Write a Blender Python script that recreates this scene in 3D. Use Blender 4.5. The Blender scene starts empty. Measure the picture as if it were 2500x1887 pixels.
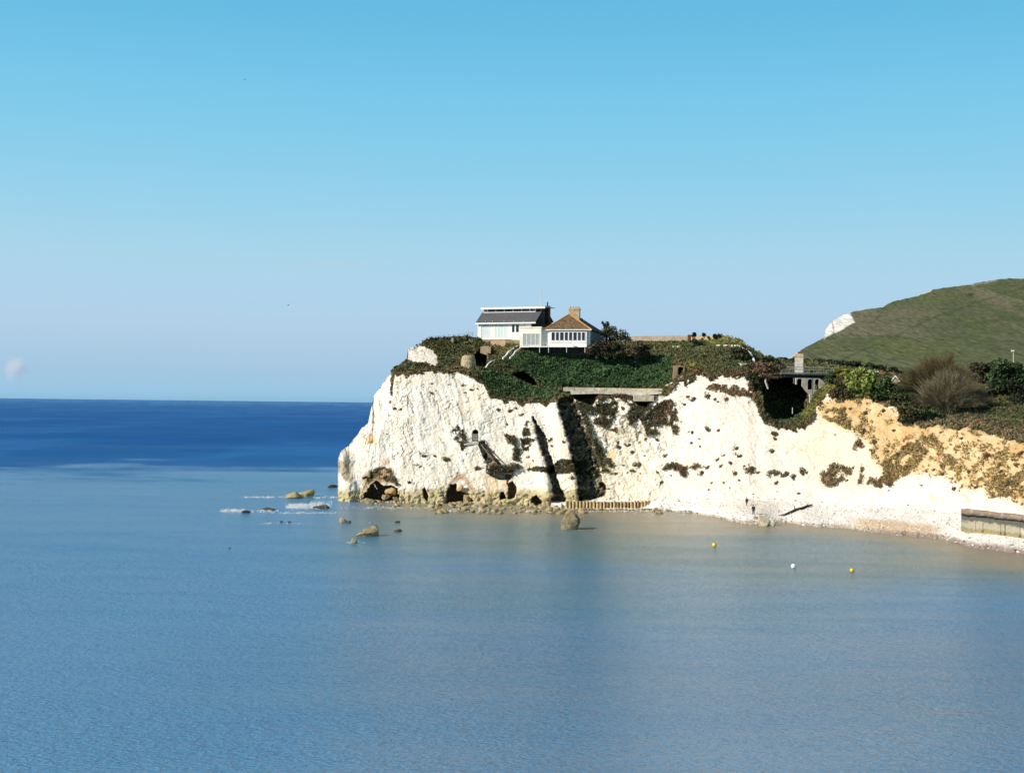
import bpy, math, random
import numpy as np
from mathutils import Matrix, Vector

random.seed(11)
RNG = np.random.default_rng(11)
SC = bpy.context.scene
COL = SC.collection
R_ = math.radians

# ------------------------------------------------------------------ camera
F = 3100.0                    # focal length in photograph pixels (2500 wide)
CX, CY = 1250.0, 943.5
H = 21.5                      # eye height above the sea
PITCH = math.atan((985.3 - CY) / F)
ROLL = 0.0114
cam_d = bpy.data.cameras.new('camera')
cam = bpy.data.objects.new('camera', cam_d)
COL.objects.link(cam)
cam_d.sensor_width = 36
cam_d.lens = F / 2500 * 36
cam_d.clip_start = 0.5
cam_d.clip_end = 120000
CM = Matrix.Rotation(math.pi / 2 + PITCH, 4, 'X') @ Matrix.Rotation(ROLL, 4, 'Z')
cam.matrix_world = Matrix.Translation((0, 0, H)) @ CM
SC.camera = cam
RM = np.array(CM.to_3x3())


def dirs(px, py):
    px = np.asarray(px, float); py = np.asarray(py, float)
    v = np.stack([(px - CX) / F, -(py - CY) / F, -np.ones_like(px + py) * 1.0], -1)
    d = v @ RM.T
    return d / d[..., 1:2]


def Wn(px, py, D):            # surveyed bearing + distance -> world point(s)
    d = dirs(*np.broadcast_arrays(np.asarray(px, float), np.asarray(py, float)))
    p = d * np.asarray(D, float)[..., None]
    p[..., 2] += H
    return p


def W(px, py, D):
    return Vector(Wn(np.array([px]), np.array([py]), np.array([float(D)]))[0])


def Dz(px, py, z=0.0):        # distance at which a bearing meets height z
    d = dirs(px, py)
    return (z - H) / d[..., 2]


def crop(x0, y0, s):
    return lambda pts: [(x0 + x * s, y0 + y * s) for x, y in pts]


c1 = crop(1100, 680, 460 / 2212)
c2 = crop(980, 780, 420 / 2192)
c3 = crop(800, 900, 400 / 1856)
c4 = crop(1060, 960, 440 / 2212)
c5 = crop(1380, 780, 520 / 2212)
c6 = crop(1400, 1000, 500 / 2212)
b1 = crop(1800, 660, 700 / 2212)
b2 = crop(1800, 840, 350 / 2212)
b3 = crop(2000, 840, 500 / 2212)
b4 = crop(2000, 1000, 500 / 2212)
b5 = crop(1700, 1150, 500 / 2212)
b6 = crop(520, 1150, 600 / 2212)
b7 = crop(1150, 1180, 500 / 2212)
d3 = crop(1150, 1040, 150 / 1252)
w3 = crop(2300, 1180, 200 / 1856)


# ------------------------------------------------------------------ noise
def _hash(ix, iy, iz, seed):
    n = (ix * 374761393 + iy * 668265263 + iz * 2147483647 + seed * 1274126177) & 0xFFFFFFFF
    n = ((n ^ (n >> 13)) * 1274126177) & 0xFFFFFFFF
    n = ((n ^ (n >> 16)) * 2246822519) & 0xFFFFFFFF
    return ((n ^ (n >> 15)) & 0xFFFFFF) / float(0xFFFFFF) * 2 - 1


def vnoise(p, seed=0):
    p = np.asarray(p, float)
    i = np.floor(p).astype(np.int64)
    f = p - i
    u = f * f * f * (f * (f * 6 - 15) + 10)
    r = 0
    for a in (0, 1):
        for b in (0, 1):
            for c in (0, 1):
                w = (u[..., 0] if a else 1 - u[..., 0]) * (u[..., 1] if b else 1 - u[..., 1]) * (u[..., 2] if c else 1 - u[..., 2])
                r = r + w * _hash(i[..., 0] + a, i[..., 1] + b, i[..., 2] + c, seed)
    return r


def fbm(p, octv=4, seed=0, gain=.5):
    r = 0; a = 1.0; t = 0
    p = np.asarray(p, float)
    for k in range(octv):
        r = r + a * vnoise(p * (2.03 ** k) + 17.3 * k, seed + k)
        t += a; a *= gain
    return r / t


def sstep(a, b, x):
    t = np.clip((x - a) / (b - a), 0, 1)
    return t * t * (3 - 2 * t)


def sdpoly(px, py, poly):     # signed distance, positive inside
    P = np.asarray(poly, float); Q = np.roll(P, -1, 0)
    best = np.full(px.shape, 1e9); ins = np.zeros(px.shape, bool)
    for (x0, y0), (x1, y1) in zip(P, Q):
        dx, dy = x1 - x0, y1 - y0
        t = np.clip(((px - x0) * dx + (py - y0) * dy) / (dx * dx + dy * dy + 1e-9), 0, 1)
        best = np.minimum(best, np.hypot(px - x0 - t * dx, py - y0 - t * dy))
        if y0 != y1:
            c = (y0 > py) != (y1 > py)
            ins ^= c & (px < (x1 - x0) * (py - y0) / (y1 - y0) + x0)
    return np.where(ins, best, -best)


def sdline(px, py, pts):
    best = np.full(px.shape, 1e9)
    for (x0, y0), (x1, y1) in zip(pts[:-1], pts[1:]):
        dx, dy = x1 - x0, y1 - y0
        t = np.clip(((px - x0) * dx + (py - y0) * dy) / (dx * dx + dy * dy + 1e-9), 0, 1)
        best = np.minimum(best, np.hypot(px - x0 - t * dx, py - y0 - t * dy))
    return best


# ------------------------------------------------------------------ mesh helpers
def link(name, me, mat=None, parent=None):
    o = bpy.data.objects.new(name, me)
    COL.objects.link(o)
    if mat is not None:
        me.materials.append(mat)
    if parent is not None:
        o.parent = parent
    return o


def mesh_np(name, V, Fc, mat=None, parent=None, cols=None, smooth=False, extra=None):
    V = np.asarray(V, np.float32); Fc = np.asarray(Fc, np.int32)
    k = Fc.shape[1]
    me = bpy.data.meshes.new(name)
    me.vertices.add(len(V)); me.vertices.foreach_set('co', V.ravel())
    me.loops.add(Fc.size); me.loops.foreach_set('vertex_index', Fc.ravel())
    me.polygons.add(len(Fc)); me.polygons.foreach_set('loop_start', np.arange(0, Fc.size, k, dtype=np.int32))
    me.update(calc_edges=True)
    if smooth:
        me.polygons.foreach_set('use_smooth', np.ones(len(Fc), bool))
    if cols is not None:
        a = me.attributes.new('Col', 'FLOAT_COLOR', 'POINT')
        c = np.ones((len(V), 4), np.float32); c[:, :3] = cols
        a.data.foreach_set('color', c.ravel())
    for nm, arr in (extra or {}).items():
        a = me.attributes.new(nm, 'FLOAT', 'POINT')
        a.data.foreach_set('value', np.asarray(arr, np.float32).ravel())
    return link(name, me, mat, parent)


class MB:
    def __init__(s): s.v = []; s.f = []
    def add(s, vs, fs):
        n = len(s.v); s.v += [tuple(p) for p in vs]; s.f += [[i + n for i in f] for f in fs]; return s
    def box(s, x0, x1, y0, y1, z0, z1):
        x0, x1 = sorted((x0, x1)); y0, y1 = sorted((y0, y1)); z0, z1 = sorted((z0, z1))
        return s.add([(x0, y0, z0), (x1, y0, z0), (x1, y1, z0), (x0, y1, z0), (x0, y0, z1), (x1, y0, z1), (x1, y1, z1), (x0, y1, z1)],
                     [(0, 3, 2, 1), (4, 5, 6, 7), (0, 1, 5, 4), (1, 2, 6, 5), (2, 3, 7, 6), (3, 0, 4, 7)])
    def prism_x(s, prof, x0, x1):          # (y,z) outline extruded along x
        n = len(prof)
        vs = [(x0, y, z) for y, z in prof] + [(x1, y, z) for y, z in prof]
        fs = [list(range(n)), list(range(2 * n - 1, n - 1, -1))] + [[i, i + n, (i + 1) % n + n, (i + 1) % n] for i in range(n)]
        return s.add(vs, fs)
    def prism_y(s, prof, y0, y1):          # (x,z) outline extruded along y
        n = len(prof)
        vs = [(x, y0, z) for x, z in prof] + [(x, y1, z) for x, z in prof]
        fs = [list(range(n)), list(range(2 * n - 1, n - 1, -1))] + [[i, i + n, (i + 1) % n + n, (i + 1) % n] for i in range(n)]
        return s.add(vs, fs)
    def tube(s, pts, r, n=6):
        pts = [Vector(p) for p in pts]
        rs = r if isinstance(r, (list, tuple)) else [r] * len(pts)
        rings = []
        for i, p in enumerate(pts):
            t = (pts[min(i + 1, len(pts) - 1)] - pts[max(i - 1, 0)]).normalized()
            a = t.orthogonal().normalized() if abs(t.z) < .99 else Vector((1, 0, 0))
            a = (a - t * a.dot(t)).normalized(); b = t.cross(a)
            rings.append([p + (a * math.cos(2 * math.pi * k / n) + b * math.sin(2 * math.pi * k / n)) * rs[i] for k in range(n)])
        vs = [q for rg in rings for q in rg]; fs = []
        for i in range(len(pts) - 1):
            for k in range(n):
                fs.append([i * n + k, i * n + (k + 1) % n, (i + 1) * n + (k + 1) % n, (i + 1) * n + k])
        fs.append(list(range(n))[::-1]); fs.append([(len(pts) - 1) * n + k for k in range(n)])
        return s.add(vs, fs)
    def build(s, name, mat, parent=None, smooth=False):
        me = bpy.data.meshes.new(name); me.from_pydata(s.v, [], s.f); me.update()
        import bmesh
        bm = bmesh.new(); bm.from_mesh(me); bmesh.ops.recalc_face_normals(bm, faces=bm.faces); bm.to_mesh(me); bm.free()
        if smooth:
            for p in me.polygons: p.use_smooth = True
        return link(name, me, mat, parent)


def tag(o, label=None, cat=None, group=None, kind=None):
    if label: o['label'] = label
    if cat: o['category'] = cat
    if group: o['group'] = group
    if kind: o['kind'] = kind
    return o


def empty(name, loc=(0, 0, 0), rz=0.0):
    o = bpy.data.objects.new(name, None); COL.objects.link(o)
    o.location = loc; o.rotation_euler = (0, 0, rz); o.empty_display_size = .3
    return o


class Frame:                  # an upright local frame: x along the front, y into the building
    def __init__(s, px, py, D, deg):
        s.o = W(px, py, D); s.a = R_(deg)
        s.X = np.array([math.cos(s.a), math.sin(s.a), 0]); s.Y = np.array([-math.sin(s.a), math.cos(s.a), 0])
        s.O = np.array(s.o); s.C = np.array([0, 0, H]) - s.O
    def at(s, px, py, ly=0.0):            # -> local (x, z) on the plane y = ly
        d = dirs(np.array([px]), np.array([py]))[0]
        t = (ly - s.C @ s.Y) / (d @ s.Y); p = s.C + t * d
        return float(p @ s.X), float(p[2] + s.O[2])
    def atx(s, px, py, lx=0.0):           # -> local (y, z) on the plane x = lx
        d = dirs(np.array([px]), np.array([py]))[0]
        t = (lx - s.C @ s.X) / (d @ s.X); p = s.C + t * d
        return float(p @ s.Y), float(p[2] + s.O[2])
    def root(s, name):
        return empty(name, s.o, s.a)


# ------------------------------------------------------------------ materials
def nmat(name):
    m = bpy.data.materials.new(name); m.use_nodes = True
    nt = m.node_tree
    return m, nt, nt.nodes['Principled BSDF'], nt.nodes, nt.links


def mat(name, c, rough=.8, var=.18, scale=2.0, bump=.0, bscale=8.0, c2=None, metal=0.0, spec=.3):
    m, nt, B, N, L = nmat(name)
    B.inputs['Roughness'].default_value = rough; B.inputs['Metallic'].default_value = metal
    B.inputs['Specular IOR Level'].default_value = spec
    tc = N.new('ShaderNodeTexCoord')
    nz = N.new('ShaderNodeTexNoise'); nz.inputs['Scale'].default_value = scale; nz.inputs['Detail'].default_value = 6
    L.new(tc.outputs['Object'], nz.inputs['Vector'])
    mx = N.new('ShaderNodeMix'); mx.data_type = 'RGBA'
    a = [max(0, x * (1 - var)) for x in c]; b = [min(1, x * (1 + var)) for x in c] if c2 is None else c2
    mx.inputs['A'].default_value = (*a, 1); mx.inputs['B'].default_value = (*b, 1)
    cr = N.new('ShaderNodeMapRange'); cr.inputs[1].default_value = .32; cr.inputs[2].default_value = .68
    L.new(nz.outputs['Fac'], cr.inputs[0]); L.new(cr.outputs[0], mx.inputs['Factor']); L.new(mx.outputs['Result'], B.inputs['Base Color'])
    if bump:
        n2 = N.new('ShaderNodeTexNoise'); n2.inputs['Scale'].default_value = bscale; n2.inputs['Detail'].default_value = 5
        L.new(tc.outputs['Object'], n2.inputs['Vector'])
        bp = N.new('ShaderNodeBump'); bp.inputs['Strength'].default_value = bump; bp.inputs['Distance'].default_value = .1
        L.new(n2.outputs['Fac'], bp.inputs['Height']); L.new(bp.outputs['Normal'], B.inputs['Normal'])
    return m


def brickmat(name, c1_, c2_, mortar, w=.5, h=.2, rough=.9, rot=False):
    m, nt, B, N, L = nmat(name)
    B.inputs['Roughness'].default_value = rough; B.inputs['Specular IOR Level'].default_value = .15
    tc = N.new('ShaderNodeTexCoord'); br = N.new('ShaderNodeTexBrick')
    mp = N.new('ShaderNodeMapping'); mp.inputs['Rotation'].default_value = (math.pi / 2, 0, 0) if not rot else (0, 0, 0)
    L.new(tc.outputs['Object'], mp.inputs['Vector']); L.new(mp.outputs['Vector'], br.inputs['Vector'])
    br.inputs['Color1'].default_value = (*c1_, 1); br.inputs['Color2'].default_value = (*c2_, 1); br.inputs['Mortar'].default_value = (*mortar, 1)
    br.inputs['Scale'].default_value = 1; br.inputs['Brick Width'].default_value = w; br.inputs['Row Height'].default_value = h
    br.inputs['Mortar Size'].default_value = .02
    nz = N.new('ShaderNodeTexNoise'); nz.inputs['Scale'].default_value = 1.3; nz.inputs['Detail'].default_value = 8
    L.new(tc.outputs['Object'], nz.inputs['Vector'])
    mx = N.new('ShaderNodeMix'); mx.data_type = 'RGBA'; mx.blend_type = 'MULTIPLY'; mx.inputs['Factor'].default_value = .6
    cr = N.new('ShaderNodeMapRange'); cr.inputs[1].default_value = .3; cr.inputs[2].default_value = .7; cr.inputs[3].default_value = .55; cr.inputs[4].default_value = 1.25
    L.new(nz.outputs['Fac'], cr.inputs[0]); L.new(br.outputs['Color'], mx.inputs['A']); L.new(cr.outputs[0], mx.inputs['B'])
    L.new(mx.outputs['Result'], B.inputs['Base Color'])
    return m


def vcol_mat(name, rough=.85, spec=.2, trans=0.0, bump=0.0, bscale=4.0, cracks=False, speck=0.0, squash=None):
    m, nt, B, N, L = nmat(name)
    B.inputs['Roughness'].default_value = rough; B.inputs['Specular IOR Level'].default_value = spec
    at = N.new('ShaderNodeAttribute'); at.attribute_name = 'Col'
    tc = N.new('ShaderNodeTexCoord'); src = at.outputs['Color']; vec = tc.outputs['Object']
    if squash:
        mq = N.new('ShaderNodeMapping'); mq.inputs['Scale'].default_value = squash; L.new(vec, mq.inputs['Vector']); vec = mq.outputs['Vector']
    if speck:
        nz = N.new('ShaderNodeTexNoise'); nz.inputs['Scale'].default_value = bscale; nz.inputs['Detail'].default_value = 9; nz.inputs['Roughness'].default_value = .7
        L.new(vec, nz.inputs['Vector'])
        cr = N.new('ShaderNodeMapRange'); cr.inputs[1].default_value = .3; cr.inputs[2].default_value = .7
        cr.inputs[3].default_value = 1 - speck; cr.inputs[4].default_value = 1 + speck
        L.new(nz.outputs['Fac'], cr.inputs[0])
        mx = N.new('ShaderNodeMix'); mx.data_type = 'RGBA'; mx.blend_type = 'MULTIPLY'; mx.inputs['Factor'].default_value = 1
        L.new(src, mx.inputs['A']); L.new(cr.outputs[0], mx.inputs['B']); src = mx.outputs['Result']
    height = None
    if cracks:                # joints and bedding cracks of the chalk, limited to bare rock by the 'rock' attribute
        ra = N.new('ShaderNodeAttribute'); ra.attribute_name = 'rock'
        wz = N.new('ShaderNodeTexNoise'); wz.inputs['Scale'].default_value = .5; wz.inputs['Detail'].default_value = 5
        L.new(tc.outputs['Object'], wz.inputs['Vector'])
        wm = N.new('ShaderNodeMix'); wm.data_type = 'RGBA'; wm.blend_type = 'LINEAR_LIGHT'; wm.inputs['Factor'].default_value = .9
        L.new(tc.outputs['Object'], wm.inputs['A']); L.new(wz.outputs['Color'], wm.inputs['B'])
        for sc, rot, w, amt in (((.55, .3, .28), .30, .035, .62), ((1.3, .6, .9), -.25, .05, .42)):
            mp = N.new('ShaderNodeMapping'); mp.inputs['Scale'].default_value = sc; mp.inputs['Rotation'].default_value = (0, rot, 0)
            L.new(wm.outputs['Result'], mp.inputs['Vector'])
            vo = N.new('ShaderNodeTexVoronoi'); vo.feature = 'DISTANCE_TO_EDGE'; vo.inputs['Scale'].default_value = 1
            L.new(mp.outputs['Vector'], vo.inputs['Vector'])
            gate = N.new('ShaderNodeTexNoise'); gate.inputs['Scale'].default_value = .35 / w * .03; gate.inputs['Detail'].default_value = 3
            L.new(tc.outputs['Object'], gate.inputs['Vector'])
            gr = N.new('ShaderNodeMapRange'); gr.inputs[1].default_value = .42; gr.inputs[2].default_value = .62
            L.new(gate.outputs['Fac'], gr.inputs[0])
            mr = N.new('ShaderNodeMapRange'); mr.inputs[1].default_value = 0; mr.inputs[2].default_value = w; mr.inputs[3].default_value = 1; mr.inputs[4].default_value = 0
            L.new(vo.outputs['Distance'], mr.inputs[0])
            m1 = N.new('ShaderNodeMath'); m1.operation = 'MULTIPLY'; L.new(mr.outputs[0], m1.inputs[0]); L.new(gr.outputs[0], m1.inputs[1])
            m2 = N.new('ShaderNodeMath'); m2.operation = 'MULTIPLY'; L.new(m1.outputs[0], m2.inputs[0]); L.new(ra.outputs['Fac'], m2.inputs[1])
            m3 = N.new('ShaderNodeMath'); m3.operation = 'MULTIPLY'; L.new(m2.outputs[0], m3.inputs[0]); m3.inputs[1].default_value = amt
            cx = N.new('ShaderNodeMix'); cx.data_type = 'RGBA'; cx.inputs['B'].default_value = (.30, .26, .19, 1)
            L.new(m3.outputs[0], cx.inputs['Factor']); L.new(src, cx.inputs['A']); src = cx.outputs['Result']
    L.new(src, B.inputs['Base Color'])
    if bump:
        n2 = N.new('ShaderNodeTexNoise'); n2.inputs['Scale'].default_value = bscale; n2.inputs['Detail'].default_value = 7; n2.inputs['Roughness'].default_value = .65
        L.new(vec, n2.inputs['Vector'])
        bp = N.new('ShaderNodeBump'); bp.inputs['Strength'].default_value = bump; bp.inputs['Distance'].default_value = .3
        L.new(n2.outputs['Fac'], bp.inputs['Height']); L.new(bp.outputs['Normal'], B.inputs['Normal'])
    if trans:
        tr = N.new('ShaderNodeBsdfTranslucent'); L.new(src, tr.inputs['Color'])
        ms = N.new('ShaderNodeMixShader'); ms.inputs[0].default_value = trans
        out = N['Material Output']
        L.new(B.outputs[0], ms.inputs[1]); L.new(tr.outputs[0], ms.inputs[2]); L.new(ms.outputs[0], out.inputs['Surface'])
    return m


M = dict(
    white=mat('white_render', (.78, .76, .71), .8, .10, .7, .15, 4),
    cream=mat('cream_render', (.80, .77, .66), .8, .10, .8),
    paint=mat('white_paint', (.82, .82, .80), .45, .03, 2),
    slate=mat('dark_slate', (.10, .10, .11), .6, .35, 3.5, .4, 6),
    sidewall=mat('side_wall_shade', (.085, .10, .125), .8, .2, 2),  # dark tone holding the shade of the bungalow's right wall
    roofshade=mat('roof_shade_tone', (.045, .047, .055), .8, .35, 2.5, .4, 6),  # darker copy of the roof colour, standing in for shade
    dark=mat('near_black', (.022, .020, .022), .6, .3, 3),  # plain near-black; on the gable and under the deck it stands for shade
    tile=mat('lichened_tile', (.12, .085, .055), .9, .55, 2.2, .7, 7, c2=(.25, .16, .08)),
    ridge=mat('ochre_ridge_tile', (.46, .26, .07), .9, .3, 3),
    glass=mat('dark_glass', (.016, .018, .035), .08, .3, 1, spec=.5),
    glasspale=mat('pale_glass', (.58, .66, .66), .12, .06, .8, spec=.5),  # pale tone puts a sky reflection into the picture window's glass
    net=mat('net_curtain_glass', (.34, .36, .35), .2, .25, 6, spec=.5),
    brick=brickmat('red_brick', (.30, .15, .09), (.38, .22, .13), (.42, .36, .28), .5, .22),
    tanbrick=brickmat('tan_brick', (.42, .30, .17), (.52, .39, .24), (.50, .42, .30), .6, .3),
    stone=mat('weathered_stone', (.40, .33, .21), .95, .45, 2.2, .8, 6),
    conc=mat('weathered_concrete', (.44, .39, .29), .95, .3, 1.6, .5, 6),
    concdark=mat('stained_concrete', (.16, .14, .10), .95, .5, 1.6, .5, 6),
    palewall=mat('pale_rendered_wall', (.46, .44, .38), .9, .25, 1.4, .3, 5),
    pink=mat('pinkish_stone', (.55, .44, .32), .95, .25, .8, .4, 4),
    rail=mat('galvanised_rail', (.58, .58, .56), .6, .15, 2),
    whiterail=mat('white_rail', (.7, .7, .68), .5, .1, 2),
    iron=mat('black_iron', (.02, .02, .02), .6, .2, 2),
    rust=mat('rusty_steel', (.20, .055, .022), .9, .45, 4, .4, 8),
    pilerust=mat('rust_stained_pile', (.34, .19, .10), .9, .4, 2.5, .6, 7),
    wood=mat('grey_timber', (.15, .125, .09), .9, .4, 3, .5, 9),
    pile=mat('ochre_timber_pile', (.50, .38, .20), .9, .4, 2.5, .6, 7),
    drift=mat('dark_driftwood', (.055, .035, .022), .9, .4, 3, .5, 9),
    orange=mat('orange_board', (.62, .17, .04), .6, .15, 2),
    yellow=mat('yellow_buoy', (.75, .52, .015), .35, .06, 3, spec=.5),
    buoywhite=mat('white_buoy', (.82, .82, .82), .35, .04, 3, spec=.5),
    cloth=mat('black_cloth', (.012, .011, .013), .9, .3, 5),
    trous=mat('dark_trousers', (.018, .018, .026), .9, .3, 5),
    skin=mat('skin', (.45, .26, .18), .6, .06, 6),
    hair=mat('dark_hair', (.02, .014, .01), .6, .3, 9),
    gull=mat('gull_white', (.84, .84, .83), .7, .03, 4),
    gullgrey=mat('gull_grey', (.10, .10, .11), .7, .2, 4),
    foam=mat('foam_white', (.82, .84, .85), .8, .05, 3),
    leaf=vcol_mat('leaf', .6, .25, .18),
    twig=vcol_mat('twig', .85, .15),
    cliff=vcol_mat('cliff_rock', .95, .1, bump=.55, bscale=2.2, cracks=True, speck=.14),
    hill=vcol_mat('hill_grass', .95, .05, bump=.9, bscale=.5, speck=.6, squash=(1, .16, 1)),
    beach=vcol_mat('beach_shingle', .95, .1, bump=.6, bscale=5.0, speck=.16),
    rock=vcol_mat('sea_rock', .9, .25, bump=.9, bscale=2.6, speck=.35),
    wallv=vcol_mat('sea_wall_concrete', .95, .1, bump=.5, bscale=3.0, speck=.2),
)
# ================================================================== headland terrain
# columns: px, then for foot / rock top / ledge / upper bank / crest: (py, distance)
KN = [
 (825, (1222, 276), (1180, 276.6), (1150, 277.2), (1137, 278), (1124, 279)),
 (829, (1222, 275.6), (1185, 276.4), (1150, 277.4), (1127, 279), (1106, 281)),
 (837, (1223, 275), (1185, 276), (1150, 277.5), (1122, 279.5), (1097, 282)),
 (852, (1223, 274.6), (1180, 276), (1150, 278), (1118, 280.5), (1089, 283)),
 (865, (1223, 274.3), (1175, 276), (1140, 278.5), (1105, 281), (1071, 284)),
 (880, (1224, 274), (1165, 276.4), (1120, 279), (1085, 282), (1048, 285.5)),
 (899, (1224, 273.6), (1150, 277), (1100, 280), (1065, 283), (1031, 287)),
 (909, (1224, 273.4), (1110, 279), (1060, 282.5), (1020, 285), (985, 287.6)),
 (912, (1224, 273.3), (1090, 280), (1040, 284), (1000, 286.5), (966, 289.5)),
 (925, (1224, 273.1), (1060, 281), (1015, 285), (980, 287.5), (951, 290)),
 (934, (1225, 273), (1040, 282), (1000, 286), (968, 288), (936, 291)),
 (951, (1225, 272.7), (1000, 284), (960, 287), (938, 289), (916, 292)),
 (964, (1226, 272.5), (925, 287), (915, 288.5), (908, 290), (901, 292.5)),
 (980, (1226, 272.3), (916, 286.5), (908, 289), (899, 291), (890, 294)),
 (993, (1227, 272.1), (914, 286.3), (905, 289), (890, 291.5), (876, 293.5)),
 (996, (1227, 272), (913, 286.2), (904, 289), (880, 293), (851, 298)),
 (1026, (1227, 271.8), (911, 286), (899, 289.5), (868, 295), (841, 300)),
 (1045, (1228, 271.7), (911, 286), (897, 289.5), (862, 296), (831, 301)),
 (1070, (1228, 271.6), (909, 286), (897, 289.5), (858, 297), (826, 302)),
 (1120, (1228, 271.4), (911, 285.2), (900, 289), (862, 297), (824, 303)),
 (1142, (1228, 271.2), (913, 284.6), (902, 288.5), (860, 297), (821, 303.5)),
 (1166, (1228, 271), (918, 284), (903, 287.5), (846, 299), (826, 303)),
 (1180, (1228, 270.8), (935, 283.2), (905, 287), (844, 300), (830, 304)),
 (1200, (1228, 270.6), (970, 281.5), (915, 286), (842, 300), (831, 305)),
 (1250, (1228, 270), (984, 280), (945, 285.5), (845, 297), (832, 304)),
 (1300, (1228, 269.2), (984, 279), (950, 285), (861, 294.3), (834, 303)),
 (1340, (1227, 268.5), (987, 278.2), (949, 284.5), (865, 294), (836, 303)),
 (1400, (1225, 268.3), (975, 277.5), (946, 284), (867, 293.5), (838, 303)),
 (1480, (1222, 267.5), (968, 276), (946, 283.5), (868, 294), (838, 306)),
 (1560, (1219, 266), (970, 274.5), (945, 282.5), (868, 294), (832, 322)),
 (1620, (1218, 264), (966, 273), (935, 280), (864, 293), (829, 324)),
 (1660, (1217, 262), (930, 271.5), (915, 275), (862, 290), (828, 324)),
 (1695, (1216, 260), (916, 270.5), (904, 273.5), (860, 286), (827, 324)),
 (1742, (1215, 257.6), (921, 268.5), (904, 272), (855, 284), (822, 316)),
 (1758, (1215, 256.6), (920, 268), (904, 271), (855, 283), (817, 312)),
 (1810, (1214, 255), (914, 267), (900, 270), (856, 280), (832, 296)),
 (1826, (1214, 254.5), (914, 266.5), (902, 270), (862, 278), (845, 292)),
 (1846, (1214, 254), (985, 263.5), (930, 268), (880, 276), (858, 288)),
 (1866, (1214, 253.5), (1036, 260.5), (1000, 262), (900, 275), (871, 286)),
 (1900, (1216, 252.5), (1043, 259.5), (1030, 261), (905, 282), (878, 300)),
 (1930, (1217, 251.6), (1050, 258.2), (1036, 260), (905, 284), (884, 306)),
 (1958, (1219, 250.6), (1047, 257.4), (1030, 259.4), (905, 284), (884, 310)),
 (1978, (1221, 250), (1020, 257.6), (1003, 259.6), (908, 280), (884, 310)),
 (1998, (1224, 249), (990, 258), (975, 260), (912, 274), (886, 310)),
 (2022, (1227, 247.6), (966, 258), (953, 260), (911, 270), (890, 310)),
 (2040, (1228, 246.4), (971, 256.5), (955, 259), (911, 269), (893, 305)),
 (2124, (1232, 242), (962, 252.5), (950, 256), (925, 268), (903, 290)),
 (2132, (1233, 241.5), (986, 251), (970, 254), (928, 266), (905, 288)),
 (2192, (1238, 238), (994, 248), (978, 251), (945, 262), (915, 282)),
 (2200, (1238, 237.6), (1030, 245), (1000, 249), (950, 261), (916, 280)),
 (2271, (1243, 233), (1040, 241.5), (1010, 246), (955, 260), (922, 276)),
 (2371, (1247, 226), (1050, 236), (1018, 242), (960, 258), (925, 275)),
 (2481, (1250, 218), (1077, 229), (1040, 236), (965, 254), (930, 272)),
 (2660, (1256, 206), (1100, 218), (1060, 226), (970, 245), (935, 265)),
]
kx = np.array([k[0] for k in KN], float)
kpy = np.array([[a[0] for a in k[1:]] for k in KN], float)
kD = np.array([[a[1] for a in k[1:]] for k in KN], float)
STEP = 1.6
gx = np.concatenate([np.arange(825, 1010, 1.0), np.arange(1010, 2655, STEP)])
NC = len(gx); NR = 340
cpy = np.stack([np.interp(gx, kx, kpy[:, j]) for j in range(5)], 1)
cD = np.stack([np.interp(gx, kx, kD[:, j]) for j in range(5)], 1)
# ragged crest and ragged turf edge
_z = gx * 0
j1 = vnoise(np.stack([gx / 9, _z, _z], 1), 3); j2 = vnoise(np.stack([gx / 26, _z, _z], 1), 4); j3 = vnoise(np.stack([gx / 3.5, _z, _z], 1), 5)
for j in range(1, 5):
    cpy[:, j] = np.minimum(cpy[:, j], cpy[:, j - 1] - 4)
Bc = cpy[:, 0].copy()
Tc = cpy[:, 4] + (1.6 * j1 + 1.2 * j3) * np.where((gx > 1160) & (gx < 1450), 0, 1)
Vj = cpy[:, 1] + 5 * j1 + 7 * j2 + 2 * j3
v = np.linspace(0, 1, NR)
GX = np.repeat(gx[None], NR, 0)
GY = Bc[None] + (Tc - Bc)[None] * v[:, None]
GD = np.empty_like(GX)
for i in range(NC):
    GD[:, i] = np.interp(GY[:, i], cpy[i, ::-1], cD[i, ::-1])


def blur(a, n, ax):
    k = np.ones(2 * n + 1) / (2 * n + 1)
    p = np.pad(a, [(n, n) if q == ax else (0, 0) for q in range(2)], 'edge')
    c = np.cumsum(np.insert(p, 0, 0, ax), ax)
    if ax == 0: return (c[2 * n + 1:] - c[:-2 * n - 1]) / (2 * n + 1)
    return (c[:, 2 * n + 1:] - c[:, :-2 * n - 1]) / (2 * n + 1)


for _ in range(2):
    GD = blur(GD, 4, 0)

# --- noise in real space
P0 = Wn(GX, GY, GD)
jit = 5 * fbm(P0 * .45, 4, 21)          # outline wobble in px
jitf = 3 * fbm(P0 * 1.3, 3, 27)


def mask(poly, soft=2.5, wob=1.0, shift=0.0):
    return sstep(-soft, soft, sdpoly(GX, GY, poly) + wob * (jit + jitf) + shift)


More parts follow.
